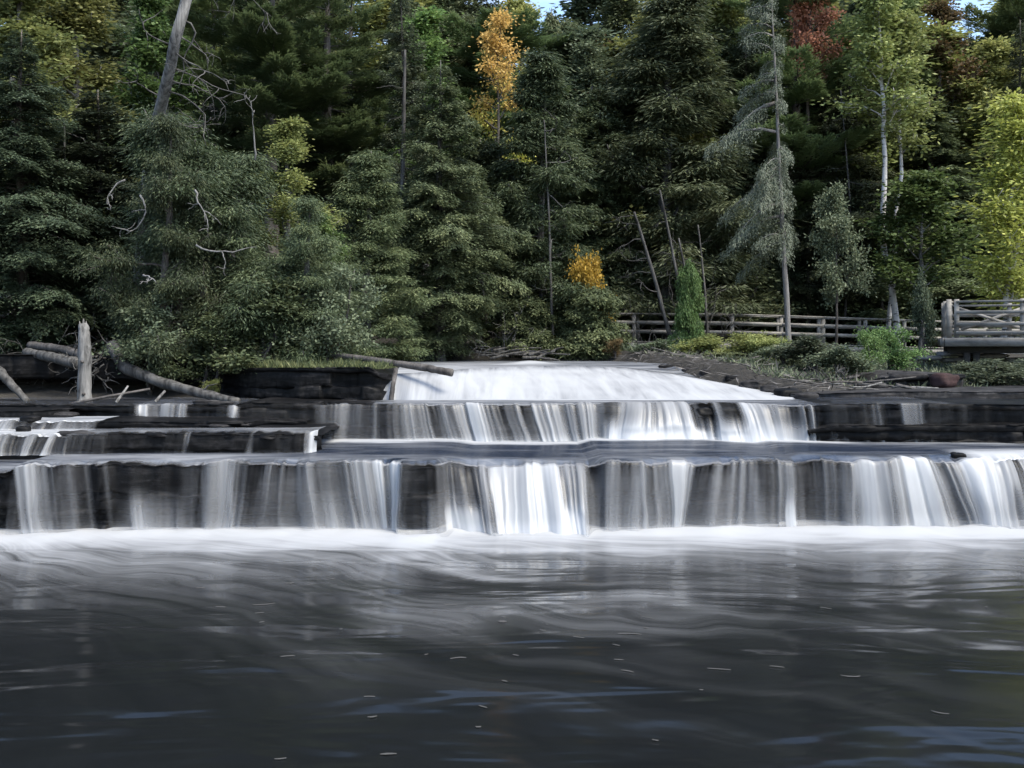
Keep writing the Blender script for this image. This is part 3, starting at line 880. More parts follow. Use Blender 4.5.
def conifer(seed, h=15, cb=0.12, R=2.4, nb=150, nl=45000, el=0.1, droop=0.35, up=0.12, pw=0.85, K=9, twig=0.40, LL=0.17, LW=0.05, hang=0.25, tr=0.17, lean=(0, 0), side=None, tipt=0.35, low=0.7, gap=0.0, spread=0.9, jz=0.08):
    """straight trunk, tiers of drooping limbs, flat sprays of needles set along twigs; gaps are whole limbs left out"""
    rg = np.random.default_rng(seed)
    TP = trunk_path(h, lean, 0.12, 18, seed)
    f = np.sort(rg.uniform(0, 1, nb) ** 1.05)
    zf = cb + (1 - cb) * f * 0.985
    az = np.arange(nb) * 2.39996 + rg.normal(0, 0.5, nb)
    ln = R * (np.maximum(1 - f, 0.02) ** pw) * rg.uniform(0.35, 1.3, nb) * (0.55 + 0.9 * vn(f * 5.0, 3.0, seed + 40)) * (low + (1 - low) * smooth(0, 0.25, f)) + 0.12
    if side is not None:
        ln = ln * (1 + side[1] * np.cos(az - side[0]))
        ln = np.maximum(ln, 0.15)
    keep = rg.random(nb) > gap
    # patches of thinner growth
    thin = vn(f * 7, az * 0.8, seed + 4)
    elv = el + 0.5 * f ** 2 + rg.normal(0, 0.12, nb)
    B = on_path(TP, zf)
    du = np.stack([np.cos(az), np.sin(az), np.zeros(nb)], -1)
    wood = Tubes()
    rad = tr * (1 - np.linspace(0, 1, 18)) ** 0.8 + 0.012
    rad[0] *= 1.25
    wood.add(TP, rad, 8, 0.12, seed)
    limbs = wood

    def branch(i, t):
        L = ln[i]
        r = L * t
        z = L * (np.sin(elv[i]) * t - droop * t ** 2 + up * t ** 4)
        return B[i] + du[i] * (r * np.cos(elv[i]))[:, None] + np.stack([0 * z, 0 * z, z], -1)

    for i in np.nonzero(keep)[0]:
        if ln[i] > 0.5:
            tt = np.linspace(0, 0.92, 5)
            limbs.add(branch(np.full(5, i), tt), np.linspace(0.012 + 0.012 * ln[i], 0.005, 5), 4)
    w = np.where(keep, ln ** 1.35 * (0.35 + 1.1 * thin), 0)
    w = w / w.sum()
    i = rg.choice(nb, nl, p=w)
    k = rg.integers(0, K, nl)
    jit = _hash(i, k, seed) - 0.5
    t = np.clip(0.14 + 0.86 * ((k + 0.5 + 0.7 * jit) / K), 0, 1)
    sd = np.where(rg.random(nl) < 0.5, 1.0, -1.0)
    tip = rg.random(nl) < 0.12
    tl = (twig * ln[i] * (1.08 - t) ** 0.8 * (0.7 + 0.6 * _hash(i + 50, k + (sd > 0) * 99, seed)) + 0.10)
    s = rg.random(nl) ** 0.8
    ang = spread + 0.25 * jit
    side_v = np.stack([-du[i][:, 1], du[i][:, 0], np.zeros(nl)], -1)
    sl = (np.sin(elv[i]) - 2 * droop * t + 4 * up * t ** 3)
    fw = norm(np.stack([du[i][:, 0], du[i][:, 1], sl], -1))
    td = norm(fw * np.cos(ang)[:, None] + side_v * (np.sin(ang) * sd)[:, None])
    P = branch(i, t) + td * (tl * s)[:, None]
    P[:, 2] -= hang * tl * s ** 2 * (0.6 + 0.8 * rg.random(nl))
    P += rg.normal(0, 1, (nl, 3)) * np.array([0.05, 0.05, jz])
    fan = rg.uniform(-0.9, 0.9, nl)
    fv_ = norm(fw * np.cos(ang + fan)[:, None] + side_v * (np.sin(ang + fan) * sd)[:, None])
    fv_[:, 2] -= hang * (0.3 + 0.9 * rg.random(nl))
    N = np.stack([rg.normal(0, 0.35, nl), rg.normal(0, 0.35, nl), np.ones(nl)], -1)
    tint = 0.30 + 0.30 * (_hash(i, k * 7 + 1, seed + 2) - 0.5) + 0.25 * (rg.random(nl) - 0.5) + tipt * s ** 2 * smooth(0.3, 1, t) + 0.2 * (thin[i] - 0.5)
    crown = leaf_mesh("crown", P, fv_, N, LL * rg.uniform(0.6, 1.25, nl), LW * rg.uniform(0.7, 1.3, nl), tint)
    return dict(h=h, trunk=wood.mesh("trunk"), crown=crown)


def grow(rg, tubes, ends, p, d, L, r, lvl, maxl, up=0.25, spread=0.6, wig=0.18, kids=(3, 5), sides=5):
    n = 6
    P = [p]
    dd = d
    for _ in range(n - 1):
        dd = norm(dd + rg.normal(0, wig, 3) + np.array([0, 0, up * 0.15]))
        P.append(P[-1] + dd * L / (n - 1))
    P = np.array(P)
    tubes.add(P, np.linspace(r, r * 0.45, n), sides if lvl < 2 else 4)
    if lvl >= maxl:
        ends.append(P)
        return
    for k in range(rg.integers(*kids)):
        t = rg.uniform(0.35, 1.0)
        q = on_path(P, np.array([t]))[0]
        side_ = norm(np.cross(dd, rg.normal(0, 1, 3)))
        nd = norm(dd * math.cos(spread) + side_ * math.sin(spread) + np.array([0, 0, up * 0.4]))
        grow(rg, tubes, ends, q, nd, L * rg.uniform(0.5, 0.75), r * 0.5, lvl + 1, maxl, up, spread, wig, kids, sides)
    ends.append(P[3:])


def broadleaf(seed, h=12, tr=0.14, cb=0.35, R=2.2, nlimb=16, nl=16000, LL=0.13, LW=0.09, lean=(0, 0), elev=0.7, cluster=0.22, maxl=2, wob=0.3, hang=0.2, grad=0.0, stems=1, kids=(3, 5), pw=0.6):
    """trunk, forking limbs, leaves in loose sprays round the twig ends"""
    rg = np.random.default_rng(seed)
    wood, ends = Tubes(), []
    limbs = wood
    for sidx in range(stems):
        ln_ = (lean[0] + (rg.normal(0, 0.12) if stems > 1 else 0), lean[1] + (rg.normal(0, 0.08) if stems > 1 else 0))
        hh = h * (1 if sidx == 0 else rg.uniform(0.7, 0.95))
        TP = trunk_path(hh, ln_, wob, 16, seed + sidx * 7)
        wood.add(TP, tr * (1 - np.linspace(0, 1, 16)) ** 0.75 + 0.012, 8, 0.1, seed)
        nlm = nlimb // stems
        for k in range(nlm):
            f = cb + (1 - cb) * ((k + rg.random()) / nlm) * 0.97
            p = on_path(TP, np.array([f]))[0]
            az = k * 2.4 + rg.normal(0, 0.5)
            ff_ = (f - cb) / (1 - cb)
            L = R * (0.55 + 0.45 * math.sin(math.pi * min(1, ff_ * 0.8 + 0.2))) * (1 - ff_) ** pw * rg.uniform(0.6, 1.1) * 0.8 + 0.3
            e = elev + 0.4 * ff_
            d = np.array([math.cos(az) * math.cos(e), math.sin(az) * math.cos(e), math.sin(e)])
            grow(rg, limbs, ends, p, d, L * 0.75, tr * 0.42 * (1 - 0.6 * ff_), 1, maxl, kids=kids)
        ends.append(TP[-3:])
    E = [on_path(e, np.linspace(0.1, 1, 6)) for e in ends]
    E = np.concatenate(E)
    cl = np.repeat(np.arange(len(ends)), 6)
    i = rg.integers(0, len(E), nl)
    off = rg.normal(0, 1, (nl, 3))
    off[:, 2] *= 0.6
    P = E[i] + off * cluster * rg.uniform(0.3, 1.1, nl)[:, None]
    D = norm(off + rg.normal(0, 0.7, (nl, 3)))
    D[:, 2] -= hang
    N = rg.normal(0, 0.6, (nl, 3)) + np.array([0, 0, 1])
    tint = 0.42 + 0.45 * (_hash(cl[i], cl[i] * 0 + 3, seed) - 0.5) + 0.4 * (rg.random(nl) - 0.5) + grad * (P[:, 2] / h - 0.6)
    crown = leaf_mesh("crown", P, D, N, LL * rg.uniform(0.6, 1.3, nl), LW * rg.uniform(0.7, 1.2, nl), tint)
    return dict(h=h, trunk=wood.mesh("trunk"), crown=crown)


def radius(proto):
    if "R" not in proto:
        me = proto["crown"]
        co = np.empty(len(me.vertices) * 3, np.float32)
        me.vertices.foreach_get("co", co)
        co = co.reshape(-1, 3)
        proto["R"] = float(np.percentile(np.hypot(co[:, 0], co[:, 1]), 96))
    return proto["R"]


def place(proto, name, px, d, top, label, cat, mat, bark="bark", group=None, hw=50, rz=None, zoff=-0.08, base=None):
    """top = highest row the crown reaches, hw = half width of the crown in the photo's pixels at that distance"""
    x = X(px, d)
    zg = G(x, d) + zoff if base is None else base
    ztop = H - (top - HY) * d / F
    s = (ztop - zg) / proto["h"]
    r = empty(name, (x, d, zg), label, cat, group, rz if rz is not None else rnd.uniform(0, 6.28), (hw * d / F / radius(proto), hw * d / F / radius(proto), s))
    for part in ("trunk", "crown"):
        if part in proto:
            me = proto[part]
            m = M[mat] if part == "crown" else M[bark]
            o = bpy.data.objects.new(part, me)
            if len(me.materials) == 0:
                me.materials.append(m)
            COL.objects.link(o)
            o.parent = r
            if me.materials[0] != m:
                o.material_slots[0].link = 'OBJECT'
                o.material_slots[0].material = m
    return r


HEM = [conifer(300 + k, 15, 0.06, (2.5, 2.9, 2.2, 2.6)[k], 320, 140000, 0.22, 0.50, 0.10, (0.75, 0.6, 0.85, 0.65)[k], 12, LL=0.15, LW=0.045, hang=0.7, gap=0.12, twig=0.45) for k in range(4)]
SPR = [conifer(320 + k, 15, 0.10, (1.9, 2.2, 1.7)[k], 170, 80000, -0.1, 0.30, 0.22, 0.9, 9, LL=0.14, LW=0.045, hang=0.45, gap=0.08) for k in range(3)]
CED = [conifer(340 + k, 12, 0.03, (1.7, 2.0, 1.5)[k], 300, 130000, 0.65, 0.85, 0.15, (0.5, 0.45, 0.6)[k], 9, LL=0.15, LW=0.05, hang=1.5, spread=0.8, twig=0.34, gap=0.05) for k in range(3)]
PIN = [conifer(360 + k, 17, 0.30, (3.2, 2.9)[k], 78, 80000, 0.12, 0.10, 0.16, (0.42, 0.5)[k], 8, LL=0.17, LW=0.035, hang=-0.12, twig=0.34, tr=0.22, gap=0.08, spread=0.75) for k in range(2)]
MASS = [broadleaf(370 + k, 9, 0.16, 0.03, 3.4, 50, 125000, LL=0.13, LW=0.028, stems=3, cluster=0.25, hang=0.9, elev=0.35, wob=0.35, pw=0.55) for k in range(2)]
PLUME = [broadleaf(375 + k, 13, 0.13, 0.08, 2.3, 60, 105000, LL=0.16, LW=0.032, cluster=0.20, hang=0.9, elev=0.2, wob=0.25, pw=0.75, kids=(2, 5)) for k in range(3)]
BRO = [broadleaf(380 + k, 13, 0.13, 0.30, 2.9, 18, 15000) for k in range(3)]

# ---- trees of the front row, left to right
CONE = "conifers on the left bank"
place(HEM[0], "hemlock_tree", 20, 25.5, 30, "dark hemlock with layered branches above the cave at the far left edge", "tree", "hemlock_dark", hw=95)
place(HEM[1], "hemlock_tree", 95, 27.5, 90, "dark drooping hemlock just behind the standing grey stump", "tree", "hemlock_dark", hw=95)
place(HEM[3], "hemlock_tree", -70, 27, 60, "dark hemlock cut by the left edge of the photo", "tree", "hemlock_dark", hw=90)
place(BRO[0], "maple_tree", 18, 34, -40, "muted yellow green broadleaf tree at the upper left corner", "tree", "olive", "grey_bark", hw=75)
place(MASS[0], "cedar_tree", 238, 24.3, 105, "big rounded cedar over the fallen log on the left bank", "tree", "cedar_shaded", "dead_wood", hw=108)
place(MASS[1], "cedar_tree", 165, 23.6, 128, "lower cedar at the foot of the leaning dead trunk", "tree", "cedar_shaded", hw=70)
place(MASS[1], "cedar_tree", 300, 23.8, 205, "short dense cedar above the grassy rock shelf", "tree", "cedar_shaded", "dead_wood", hw=62)
BUSH = [broadleaf(400 + k, 3, 0.03, 0.08, 1.3, 16, 9000, LL=0.09, LW=0.06, stems=4, cluster=0.16, wob=0.2, pw=0.3) for k in range(2)]
place(BRO[1], "broadleaf_tree", 282, 27, 120, "yellow green sapling leaning out beside the big rounded cedar", "tree", "olive", "grey_bark", hw=45)
place(BRO[2], "broadleaf_tree", 322, 26, 215, "small bright green sapling right of the big cedar", "tree", "green", "grey_bark", hw=32)
place(PIN[0], "pine_tree", 268, 35, -60, "tall white pine with flat plates of needles above the big cedar", "tree", "pine", hw=90)
place(PIN[1], "pine_tree", 330, 38, -90, "second white pine with bare dark trunk beside the plated pine", "tree", "pine", hw=90)
place(PLUME[0], "hemlock_tree", 368, 30, 150, "pale green drooping hemlock at the bend above the river log", "tree", "cedar", "dead_wood", hw=52)
place(SPR[0], "spruce_tree", 402, 36, -20, "narrow thin spruce around the bare white snag", "tree", "spruce", hw=48)
place(HEM[3], "hemlock_tree", 440, 33.5, 60, "wide hemlock over the dark hollow behind the river", "tree", "cedar_shaded", "dead_wood", hw=72)
place(PLUME[2], "hemlock_tree", 486, 38, 140, "deep green hemlock under the orange maple", "tree", "cedar_shaded", hw=60)
ORA = broadleaf(423, 16, 0.14, 0.52, 2.6, 17, 4800, LL=0.17, LW=0.12, grad=3.2, cluster=0.34, elev=0.5)
place(ORA, "maple_tree", 498, 41, 15, "narrow orange and yellow maple glowing among the dark hemlocks", "tree", "orange", "bark", rz=0.3, hw=31)
place(PLUME[1], "cedar_tree", 545, 36.5, 55, "grey green cedar with visible grey trunk above the driftwood", "tree", "cedar_shaded", "dead_wood", hw=62)
place(HEM[1], "hemlock_tree", 600, 44, 85, "dark hemlock left of the boardwalk end", "tree", "cedar", hw=62)
place(PLUME[0], "hemlock_tree", 668, 43, -10, "tall dense hemlock behind the leaning dead poles", "tree", "hemlock", "dead_wood", hw=88)
place(HEM[0], "hemlock_tree", 640, 44.5, 120, "shorter hemlock over the left end of the boardwalk", "tree", "hemlock", hw=62)
place(BRO[1], "maple_tree", 690, 50, -70, "yellow green maple topping the trees left of the grey spruce", "tree", "olive", "grey_bark", hw=80)
place(BRO[0], "maple_tree", 590, 52, 35, "thin tree with a few orange leaves under the small sky gap", "tree", "russet", "grey_bark", hw=45)
LIC = conifer(430, 15, 0.26, 2.2, 150, 46000, 0.02, 0.40, 0.05, 0.35, 12, LL=0.13, LW=0.04, hang=0.6, tr=0.19, lean=(-0.10, -0.02), side=(math.pi * 0.9, 0.72), gap=0.30, twig=0.32)
place(LIC, "spruce_tree", 790, 33, -40, "lichen grey spruce with tall bare leaning trunk before the boardwalk", "tree", "lichen", "grey_bark", rz=0, hw=66)
RED = broadleaf(440, 16, 0.15, 0.68, 2.2, 15, 6500, LL=0.17, LW=0.13, grad=2.4, cluster=0.26)
place(RED, "maple_tree", 808, 45, -30, "maple with red top and russet lower leaves behind the grey spruce", "tree", "red", rz=1.0, hw=27)
place(HEM[3], "hemlock_tree", 850, 45, 70, "dark hemlock filling the hollow left of the white birch", "tree", "hemlock", hw=80)
place(HEM[1], "hemlock_tree", 745, 46, 40, "dark hemlock hidden behind the lichen grey spruce", "tree", "hemlock", hw=60)
place(HEM[2], "hemlock_tree", 930, 45, 100, "dark hemlock behind the bright green maple", "tree", "hemlock", hw=80)
BIR = broadleaf(450, 14, 0.08, 0.60, 1.7, 20, 6000, LL=0.13, LW=0.09, lean=(-0.045, 0), elev=0.9, cluster=0.25, wob=0.35)
place(BIR, "birch_tree", 897, 40.5, -20, "white barked birch with thin yellowing crown behind the boardwalk", "tree", "olive", "birch_bark", rz=0, hw=48)
BI2 = broadleaf(455, 13, 0.055, 0.58, 1.6, 18, 5500, LL=0.13, LW=0.09, lean=(0.03, 0), elev=0.8, cluster=0.25, wob=0.4)
place(BI2, "birch_tree", 887, 41.5, 15, "slimmer second birch stem leaning right beside the white birch", "tree", "olive", "birch_bark", rz=0, hw=42)
place(BRO[2], "maple_tree", 935, 47, 5, "maple with dull orange leaves right of the birch crowns", "tree", "russet", "grey_bark", hw=48)
place(BRO[1], "maple_tree", 905, 49, -15, "olive maple behind the white birch crown", "tree", "olive", "grey_bark", hw=65)
SAP = [broadleaf(460 + k, 6.5, 0.06, 0.30, 2.2, 18, 11000, LL=0.13, LW=0.085, cluster=0.2, wob=0.2, pw=0.4) for k in range(2)]
place(SAP[1], "cedar_tree", 836, 36.5, 195, "young grey green cedar in front of the boardwalk railing", "tree", "grey_green", hw=27)
place(SAP[0], "maple_tree", 918, 39.2, 183, "bright green young maple above the boardwalk near the platform", "tree", "green", "grey_bark", hw=46)
YEL = broadleaf(470, 7.5, 0.06, 0.12, 1.7, 26, 13000, LL=0.12, LW=0.06, elev=0.95, cluster=0.26, lean=(0.02, 0), pw=0.5)
place(YEL, "birch_tree", 1003, 33.5, 108, "yellow leaved birch over the viewing platform", "tree", "yellow", "birch_bark", hw=46)
place(SPR[1], "spruce_tree", 1018, 44, 20, "dark spruce behind the yellow leaved birch", "tree", "spruce", hw=62)
place(SPR[2], "spruce_tree", 969, 56, 12, "pointed spruce spire against the blue sky gap", "tree", "spruce", hw=17)
place(SPR[0], "spruce_tree", 989, 60, 18, "thin reddish spruce top right of the pointed spire", "tree", "russet", hw=16)
place(HEM[0], "hemlock_tree", 985, 48, 95, "low dark hemlock below the sky gap", "tree", "hemlock", hw=80)

for px, d, top, hw, mt, pr, nm, lab in [(62, 37, -20, 70, "olive", 1, "maple_tree", "yellow green maple crown above the dark left hemlocks"), (150, 40, -5, 60, "green", 2, "maple_tree", "light green broadleaf crown behind the leaning dead trunk"), (645, 46, 15, 58, "olive", 0, "maple_tree", "olive crowned maple above the leaning dead poles"), (728, 49, -35, 60, "olive", 1, "maple_tree", "yellow green crown showing left of the grey spruce top"), (985, 46, 45, 55, "olive", 2, "maple_tree", "dull yellow green maple under the blue sky gap"), (1012, 51, 30, 55, "grey_green", 0, "birch_tree", "pale grey green birch above the yellow leaved birch"), (590, 45, 45, 46, "grey_green", 2, "birch_tree", "pale thin birch just right of the top centre sky gap"), (868, 46, 20, 55, "olive", 0, "maple_tree", "light olive crown between the red maple and the birches"), (420, 44, 10, 55, "green", 1, "maple_tree", "fresh green crown left of the orange maple")]:
    place(BRO[pr], nm, px, d, top, lab, "tree", mt, "grey_bark", hw=hw)

# ---- rows behind
MARK = [(-140, "the left edge hemlocks"), (10, "the yellow green corner tree"), (70, "the dark hemlock by the stump"), (150, "the leaning dead trunk"), (205, "the big rounded cedar"), (262, "the plated white pine"), (312, "the second pine"), (360, "the drooping river bend hemlock"), (405, "the white snag"), (450, "the dark hollow"), (495, "the orange maple"), (550, "the grey trunked cedar"), (595, "the small sky gap"), (640, "the leaning dead poles"), (690, "the tall dense hemlock"), (735, "the crown of the grey spruce"), (785, "the bare leaning spruce trunk"), (820, "the red topped maple"), (860, "the hollow by the birch"), (895, "the white birch"), (940, "the dull orange maple"), (985, "the sky gap"), (1030, "the yellow birch"), (1090, "the viewing platform"), (1150, "the right end of the platform")]
used = {}
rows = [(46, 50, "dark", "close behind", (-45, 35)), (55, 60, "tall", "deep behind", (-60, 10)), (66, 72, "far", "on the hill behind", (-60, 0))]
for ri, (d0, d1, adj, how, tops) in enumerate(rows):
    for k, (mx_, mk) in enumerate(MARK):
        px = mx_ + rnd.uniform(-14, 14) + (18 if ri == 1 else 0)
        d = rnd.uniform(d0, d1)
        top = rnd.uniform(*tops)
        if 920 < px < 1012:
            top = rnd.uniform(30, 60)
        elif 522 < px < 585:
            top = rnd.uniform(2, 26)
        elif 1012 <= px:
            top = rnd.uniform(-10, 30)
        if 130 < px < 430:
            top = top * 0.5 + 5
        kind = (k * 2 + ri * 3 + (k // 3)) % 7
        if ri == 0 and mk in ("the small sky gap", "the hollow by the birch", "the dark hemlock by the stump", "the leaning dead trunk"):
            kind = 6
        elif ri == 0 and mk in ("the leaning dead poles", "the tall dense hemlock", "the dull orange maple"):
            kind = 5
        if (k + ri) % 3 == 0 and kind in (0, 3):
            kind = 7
        pr, nm, mt, w = [(HEM[k % 4], "hemlock_tree", "hemlock_lit", 80), (SPR[k % 3], "spruce_tree", "spruce_lit", 66), (PIN[k % 2], "pine_tree", "pine", 84), (HEM[(k + 2) % 4], "hemlock_tree", "hemlock_lit", 76), (CED[k % 3], "cedar_tree", "cedar", 66), (BRO[k % 3], "maple_tree", "olive", 85), (BRO[(k + 1) % 3], "birch_tree", "grey_green", 80), (PLUME[k % 3], "cedar_tree", "cedar", 70)][kind]
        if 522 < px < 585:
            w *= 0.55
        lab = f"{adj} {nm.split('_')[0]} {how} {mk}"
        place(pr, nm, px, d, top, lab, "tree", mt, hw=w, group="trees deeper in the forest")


# ------------------------------------------------------------------ dead trees, logs, driftwood
def twisty(rg, tubes, p, d, L, r, lvl, wig=0.3, droop=0.0, kids=(1, 4)):
    n = 9
    P = [np.array(p, float)]
    dd = norm(np.array(d, float))
    for _ in range(n - 1):
        dd = norm(dd + rg.normal(0, wig, 3) * np.array([1, 0.7, 1]) + np.array([0, 0, -droop]))
        P.append(P[-1] + dd * L / (n - 1))
    P = np.array(P)
    tubes.add(P, np.linspace(r, max(r * 0.25, 0.004), n), 5)
    if lvl > 0:
        for _ in range(rg.integers(*kids)):
            q = on_path(P, np.array([rg.uniform(0.3, 0.95)]))[0]
            twisty(rg, tubes, q, norm(dd + rg.normal(0, 0.8, 3)), L * rg.uniform(0.3, 0.6), r * 0.55, lvl - 1, wig, droop, kids)


def dead_tree(name, pts, d, r0, r1, label, branches, mat="dead_wood", seed=0, cat="dead tree", group=None, n=24):
    P = np.array([at(px, py, dd if dd else d) for px, py, dd in pts])
    t = np.linspace(0, 1, n) * (len(P) - 1)
    Q = np.stack([np.interp(t, np.arange(len(P)), P[:, k]) for k in range(3)], -1)
    Q += 0.05 * (np.stack([fbm(t * 1.3, k, seed + k) for k in range(3)], -1) - 0.5)
    base = Q[0].copy()
    e = empty(name, base, label, cat, group)
    tb = Tubes()
    tb.add(Q - base, np.linspace(r0, r1, n), 10, 0.18, seed)
    tb.build("trunk", M[mat], e)
    rg = np.random.default_rng(seed)
    for (f, dx, dz, L, lv) in branches:
        bt = Tubes()
        q = on_path(Q - base, np.array([f]))[0]
        twisty(rg, bt, q, (dx, rg.uniform(-0.7, 0.2), dz), L, 0.024 if L > 1 else 0.014, lv, 0.26, 0.03)
        bt.build("branch", M["dead_wood"], e)
    return e


dead_tree("dead_tree", [(132, 385, 27.0), (142, 240, 26.2), (151, 150, 25.0), (158, 118, 23.8), (168, 75, 22.8), (176, 35, 22.3), (187, 0, 22.3), (196, -70, 22.4)], 22.5, 0.16, 0.105,
          "thick grey leaning dead trunk with crooked bare branches above the cedar",
          [(0.52, 0.9, -0.3, 2.2, 2), (0.56, 1, -0.2, 1.6, 2), (0.6, 1, -0.35, 2.0, 2), (0.66, 1, -0.1, 2.2, 2), (0.72, 0.9, -0.3, 1.2, 2), (0.78, 1, -0.05, 1.8, 2), (0.86, 1, 0.0, 2.4, 2), (0.9, 1, 0.05, 2.0, 2), (0.68, -1, 0.1, 1.2, 1), (0.5, -1, -0.2, 1.4, 2), (0.45, 0.8, -0.6, 1.5, 2), (0.47, 0.2, -0.9, 1.3, 2)], seed=500, mat="pale_wood")
# bare crooked limbs hanging in front of the cedar
for k, (px, py, d, dx, dz, L) in enumerate([(140, 195, 22.2, 0.5, -0.9, 1.1), (196, 245, 21.9, 1, 0.05, 1.4), (143, 275, 21.8, 0.8, 0.3, 0.6), (195, 190, 22.0, 0.7, -0.6, 1.0), (125, 180, 22.3, -1, -0.5, 0.8), (255, 160, 22.3, 0.3, 0.4, 1.1)]):
    bt = Tubes()
    c = at(px, py, d)
    twisty(np.random.default_rng(520 + k), bt, (0, 0, 0), (dx, -0.1, dz), L, 0.025, 2, 0.3, 0.02)
    o = bt.build("dead_branch", M["pale_wood"])
    o.location = c
    tag(o, ["grey bare limb hanging below the leaning dead trunk", "forked bare limb across the middle of the big cedar", "short bleached limb poking from the low cedar", "curled bare limb under the upper cedar foliage", "pale splintered limb left of the leaning trunk", "thin bare limb in the yellowing right side of the cedar"][k], "branch")
# snags in the forest
dead_tree("dead_tree", [(398, 330, None), (401, 215, None), (404, 120, None), (405, 50, None)], 34.5, 0.10, 0.04, "bare white snag standing among the thin spruces", [(f, s, 0.05, 0.9, 1) for f, s in ((0.3, 1), (0.36, -1), (0.4, 1), (0.45, -1), (0.5, 1), (0.56, -1), (0.6, 1), (0.68, -1), (0.75, 1), (0.82, -1))], seed=510)
dead_tree("dead_tree", [(672, 345, None), (655, 278, None), (634, 212, None)], 36.5, 0.09, 0.04, "leaning dead pole with bare side branches, leftmost above the boardwalk", [(0.55, -1, -0.2, 1.5, 2), (0.65, -1, 0, 1.3, 2), (0.8, -1, -0.1, 1.2, 2), (0.9, -1, 0.1, 0.9, 1), (0.97, -1, -0.2, 0.9, 1), (0.4, -1, -0.2, 1.4, 2), (0.5, 1, 0.1, 0.6, 1)], seed=511)
dead_tree("dead_tree", [(694, 350, None), (676, 270, None), (660, 190, None)], 36.8, 0.08, 0.03, "tallest of the leaning dead poles above the boardwalk", [(0.4, 1, 0.2, 0.7, 1), (0.6, -1, 0.1, 0.8, 1), (0.7, 1, 0.0, 0.6, 1), (0.8, -1, 0.1, 0.5, 1)], seed=512)
dead_tree("dead_tree", [(698, 352, None), (690, 300, None), (679, 238, None)], 37.0, 0.07, 0.03, "short dead pole right beside the tallest leaning pole", [(0.6, 1, 0.0, 0.9, 2), (0.8, -1, 0.2, 0.8, 2)], seed=513)
dead_tree("dead_tree", [(708, 345, None), (705, 290, None), (698, 225, None)], 38.2, 0.06, 0.025, "thin dead pole at the right of the leaning group", [(0.5, 1, 0.2, 0.8, 2), (0.7, -1, 0.3, 0.8, 2), (0.85, 1, 0.1, 0.5, 1)], seed=514)
dead_tree("dead_tree", [(483, 325, None), (481, 290, None), (480, 262, None)], 36, 0.2, 0.15, "broken orange brown trunk stub beneath the deep green hemlock", [], "bark", seed=515, cat="stump")

for k, (px, d, y0_, y1_, lab) in enumerate([(553, 35.2, 345, 120, "slim grey dead trunk rising in front of the grey trunked cedar"), (845, 43.0, 320, 90, "thin dark trunk in the hollow behind the young grey green tree"), (60, 26.5, 360, 120, "slim bare trunk among the layered hemlocks on the left"), (345, 31.0, 345, 170, "twiggy dead sapling beside the drooping river bend hemlock")]):
    dead_tree("dead_tree", [(px, y0_, None), (px + rnd.uniform(-6, 6), (y0_ + y1_) / 2, None), (px + rnd.uniform(-10, 10), y1_, None)], d, 0.055, 0.02, lab, [(f, rnd.choice((-1, 1)), rnd.uniform(-0.4, 0.3), rnd.uniform(0.5, 1.3), 1) for f in np.linspace(0.25, 0.95, 11)], seed=540 + k)

# the standing stump
e = empty("tree_stump", (*at(84, 402, 20.9)[:2], 1.70), "pale weathered stump standing upright at the edge of the left ledge", "stump")
P = np.array([at(83, 403, 20.9), at(83.5, 380, 20.9), at(84, 350, 20.9), at(83.5, 335, 20.9), at(82, 322, 20.9)])
P = P - P[0] + np.array([0, 0, 0.06])
P = np.stack([np.interp(np.linspace(0, 4, 22), range(5), P[:, k]) for k in range(3)], -1)
tb = Tubes()
tb.add(P, np.interp(np.linspace(0, 1, 22), [0, 0.1, 0.6, 0.93, 1], [0.175, 0.14, 0.13, 0.105, 0.07]), 14, 0.16, 3)
tb.build("trunk", M["pale_wood"], e)
tb = Tubes()
for k in range(4):
    tb.add(np.array([P[-1] + np.array([0.05 * math.cos(k * 1.7), 0.05 * math.sin(k * 1.7), -0.08]), P[-1] + np.array([0.07 * math.cos(k * 1.7), 0.06 * math.sin(k * 1.7), 0.05 + 0.05 * (k % 2)])]), [0.035, 0.004], 5)
tb.build("splintered_top", M["pale_wood"], e)
for zz, sx in ((0.95, 0.02), (0.28, 0.05)):
    tb = Tubes()
    tb.add(np.array([(sx, -0.12, zz), (sx, -0.175, zz + 0.01)]), [0.035, 0.025], 8)
    tb.build("knot", M["dark_wood"], e)


def log(name, pts, r0, r1, mat, label, seed=0, cat="log", group=None, n=26, rough=0.15, stubs=0):
    P = np.array([at(*p) for p in pts])
    t = np.linspace(0, 1, n) * (len(P) - 1)
    Q = np.stack([np.interp(t, np.arange(len(P)), P[:, k]) for k in range(3)], -1)
    base = Q[0].copy()
    tb = Tubes()
    tb.add(Q - base, np.linspace(r0, r1, n) * (1 + 0.1 * (fbm(t * 2, 0, seed) - 0.5)), 10, rough, seed)
    rg = np.random.default_rng(seed + 1)
    if stubs:
        e = empty(name, base, label, cat, group)
        tb.build("trunk", M[mat], e)
        for k in range(stubs):
            b2 = Tubes()
            q = on_path(Q - base, np.array([rg.uniform(0.05, 0.9)]))[0]
            twisty(rg, b2, q, (rg.normal(0, 0.6), -0.4, rg.uniform(-0.2, 0.9)), rg.uniform(0.25, 0.6), 0.03, 0, 0.15)
            b2.build("branch_stub", M[mat], e)
        return e
    o = tb.build(name, M[mat])
    o.location = base
    return tag(o, label, cat, group)


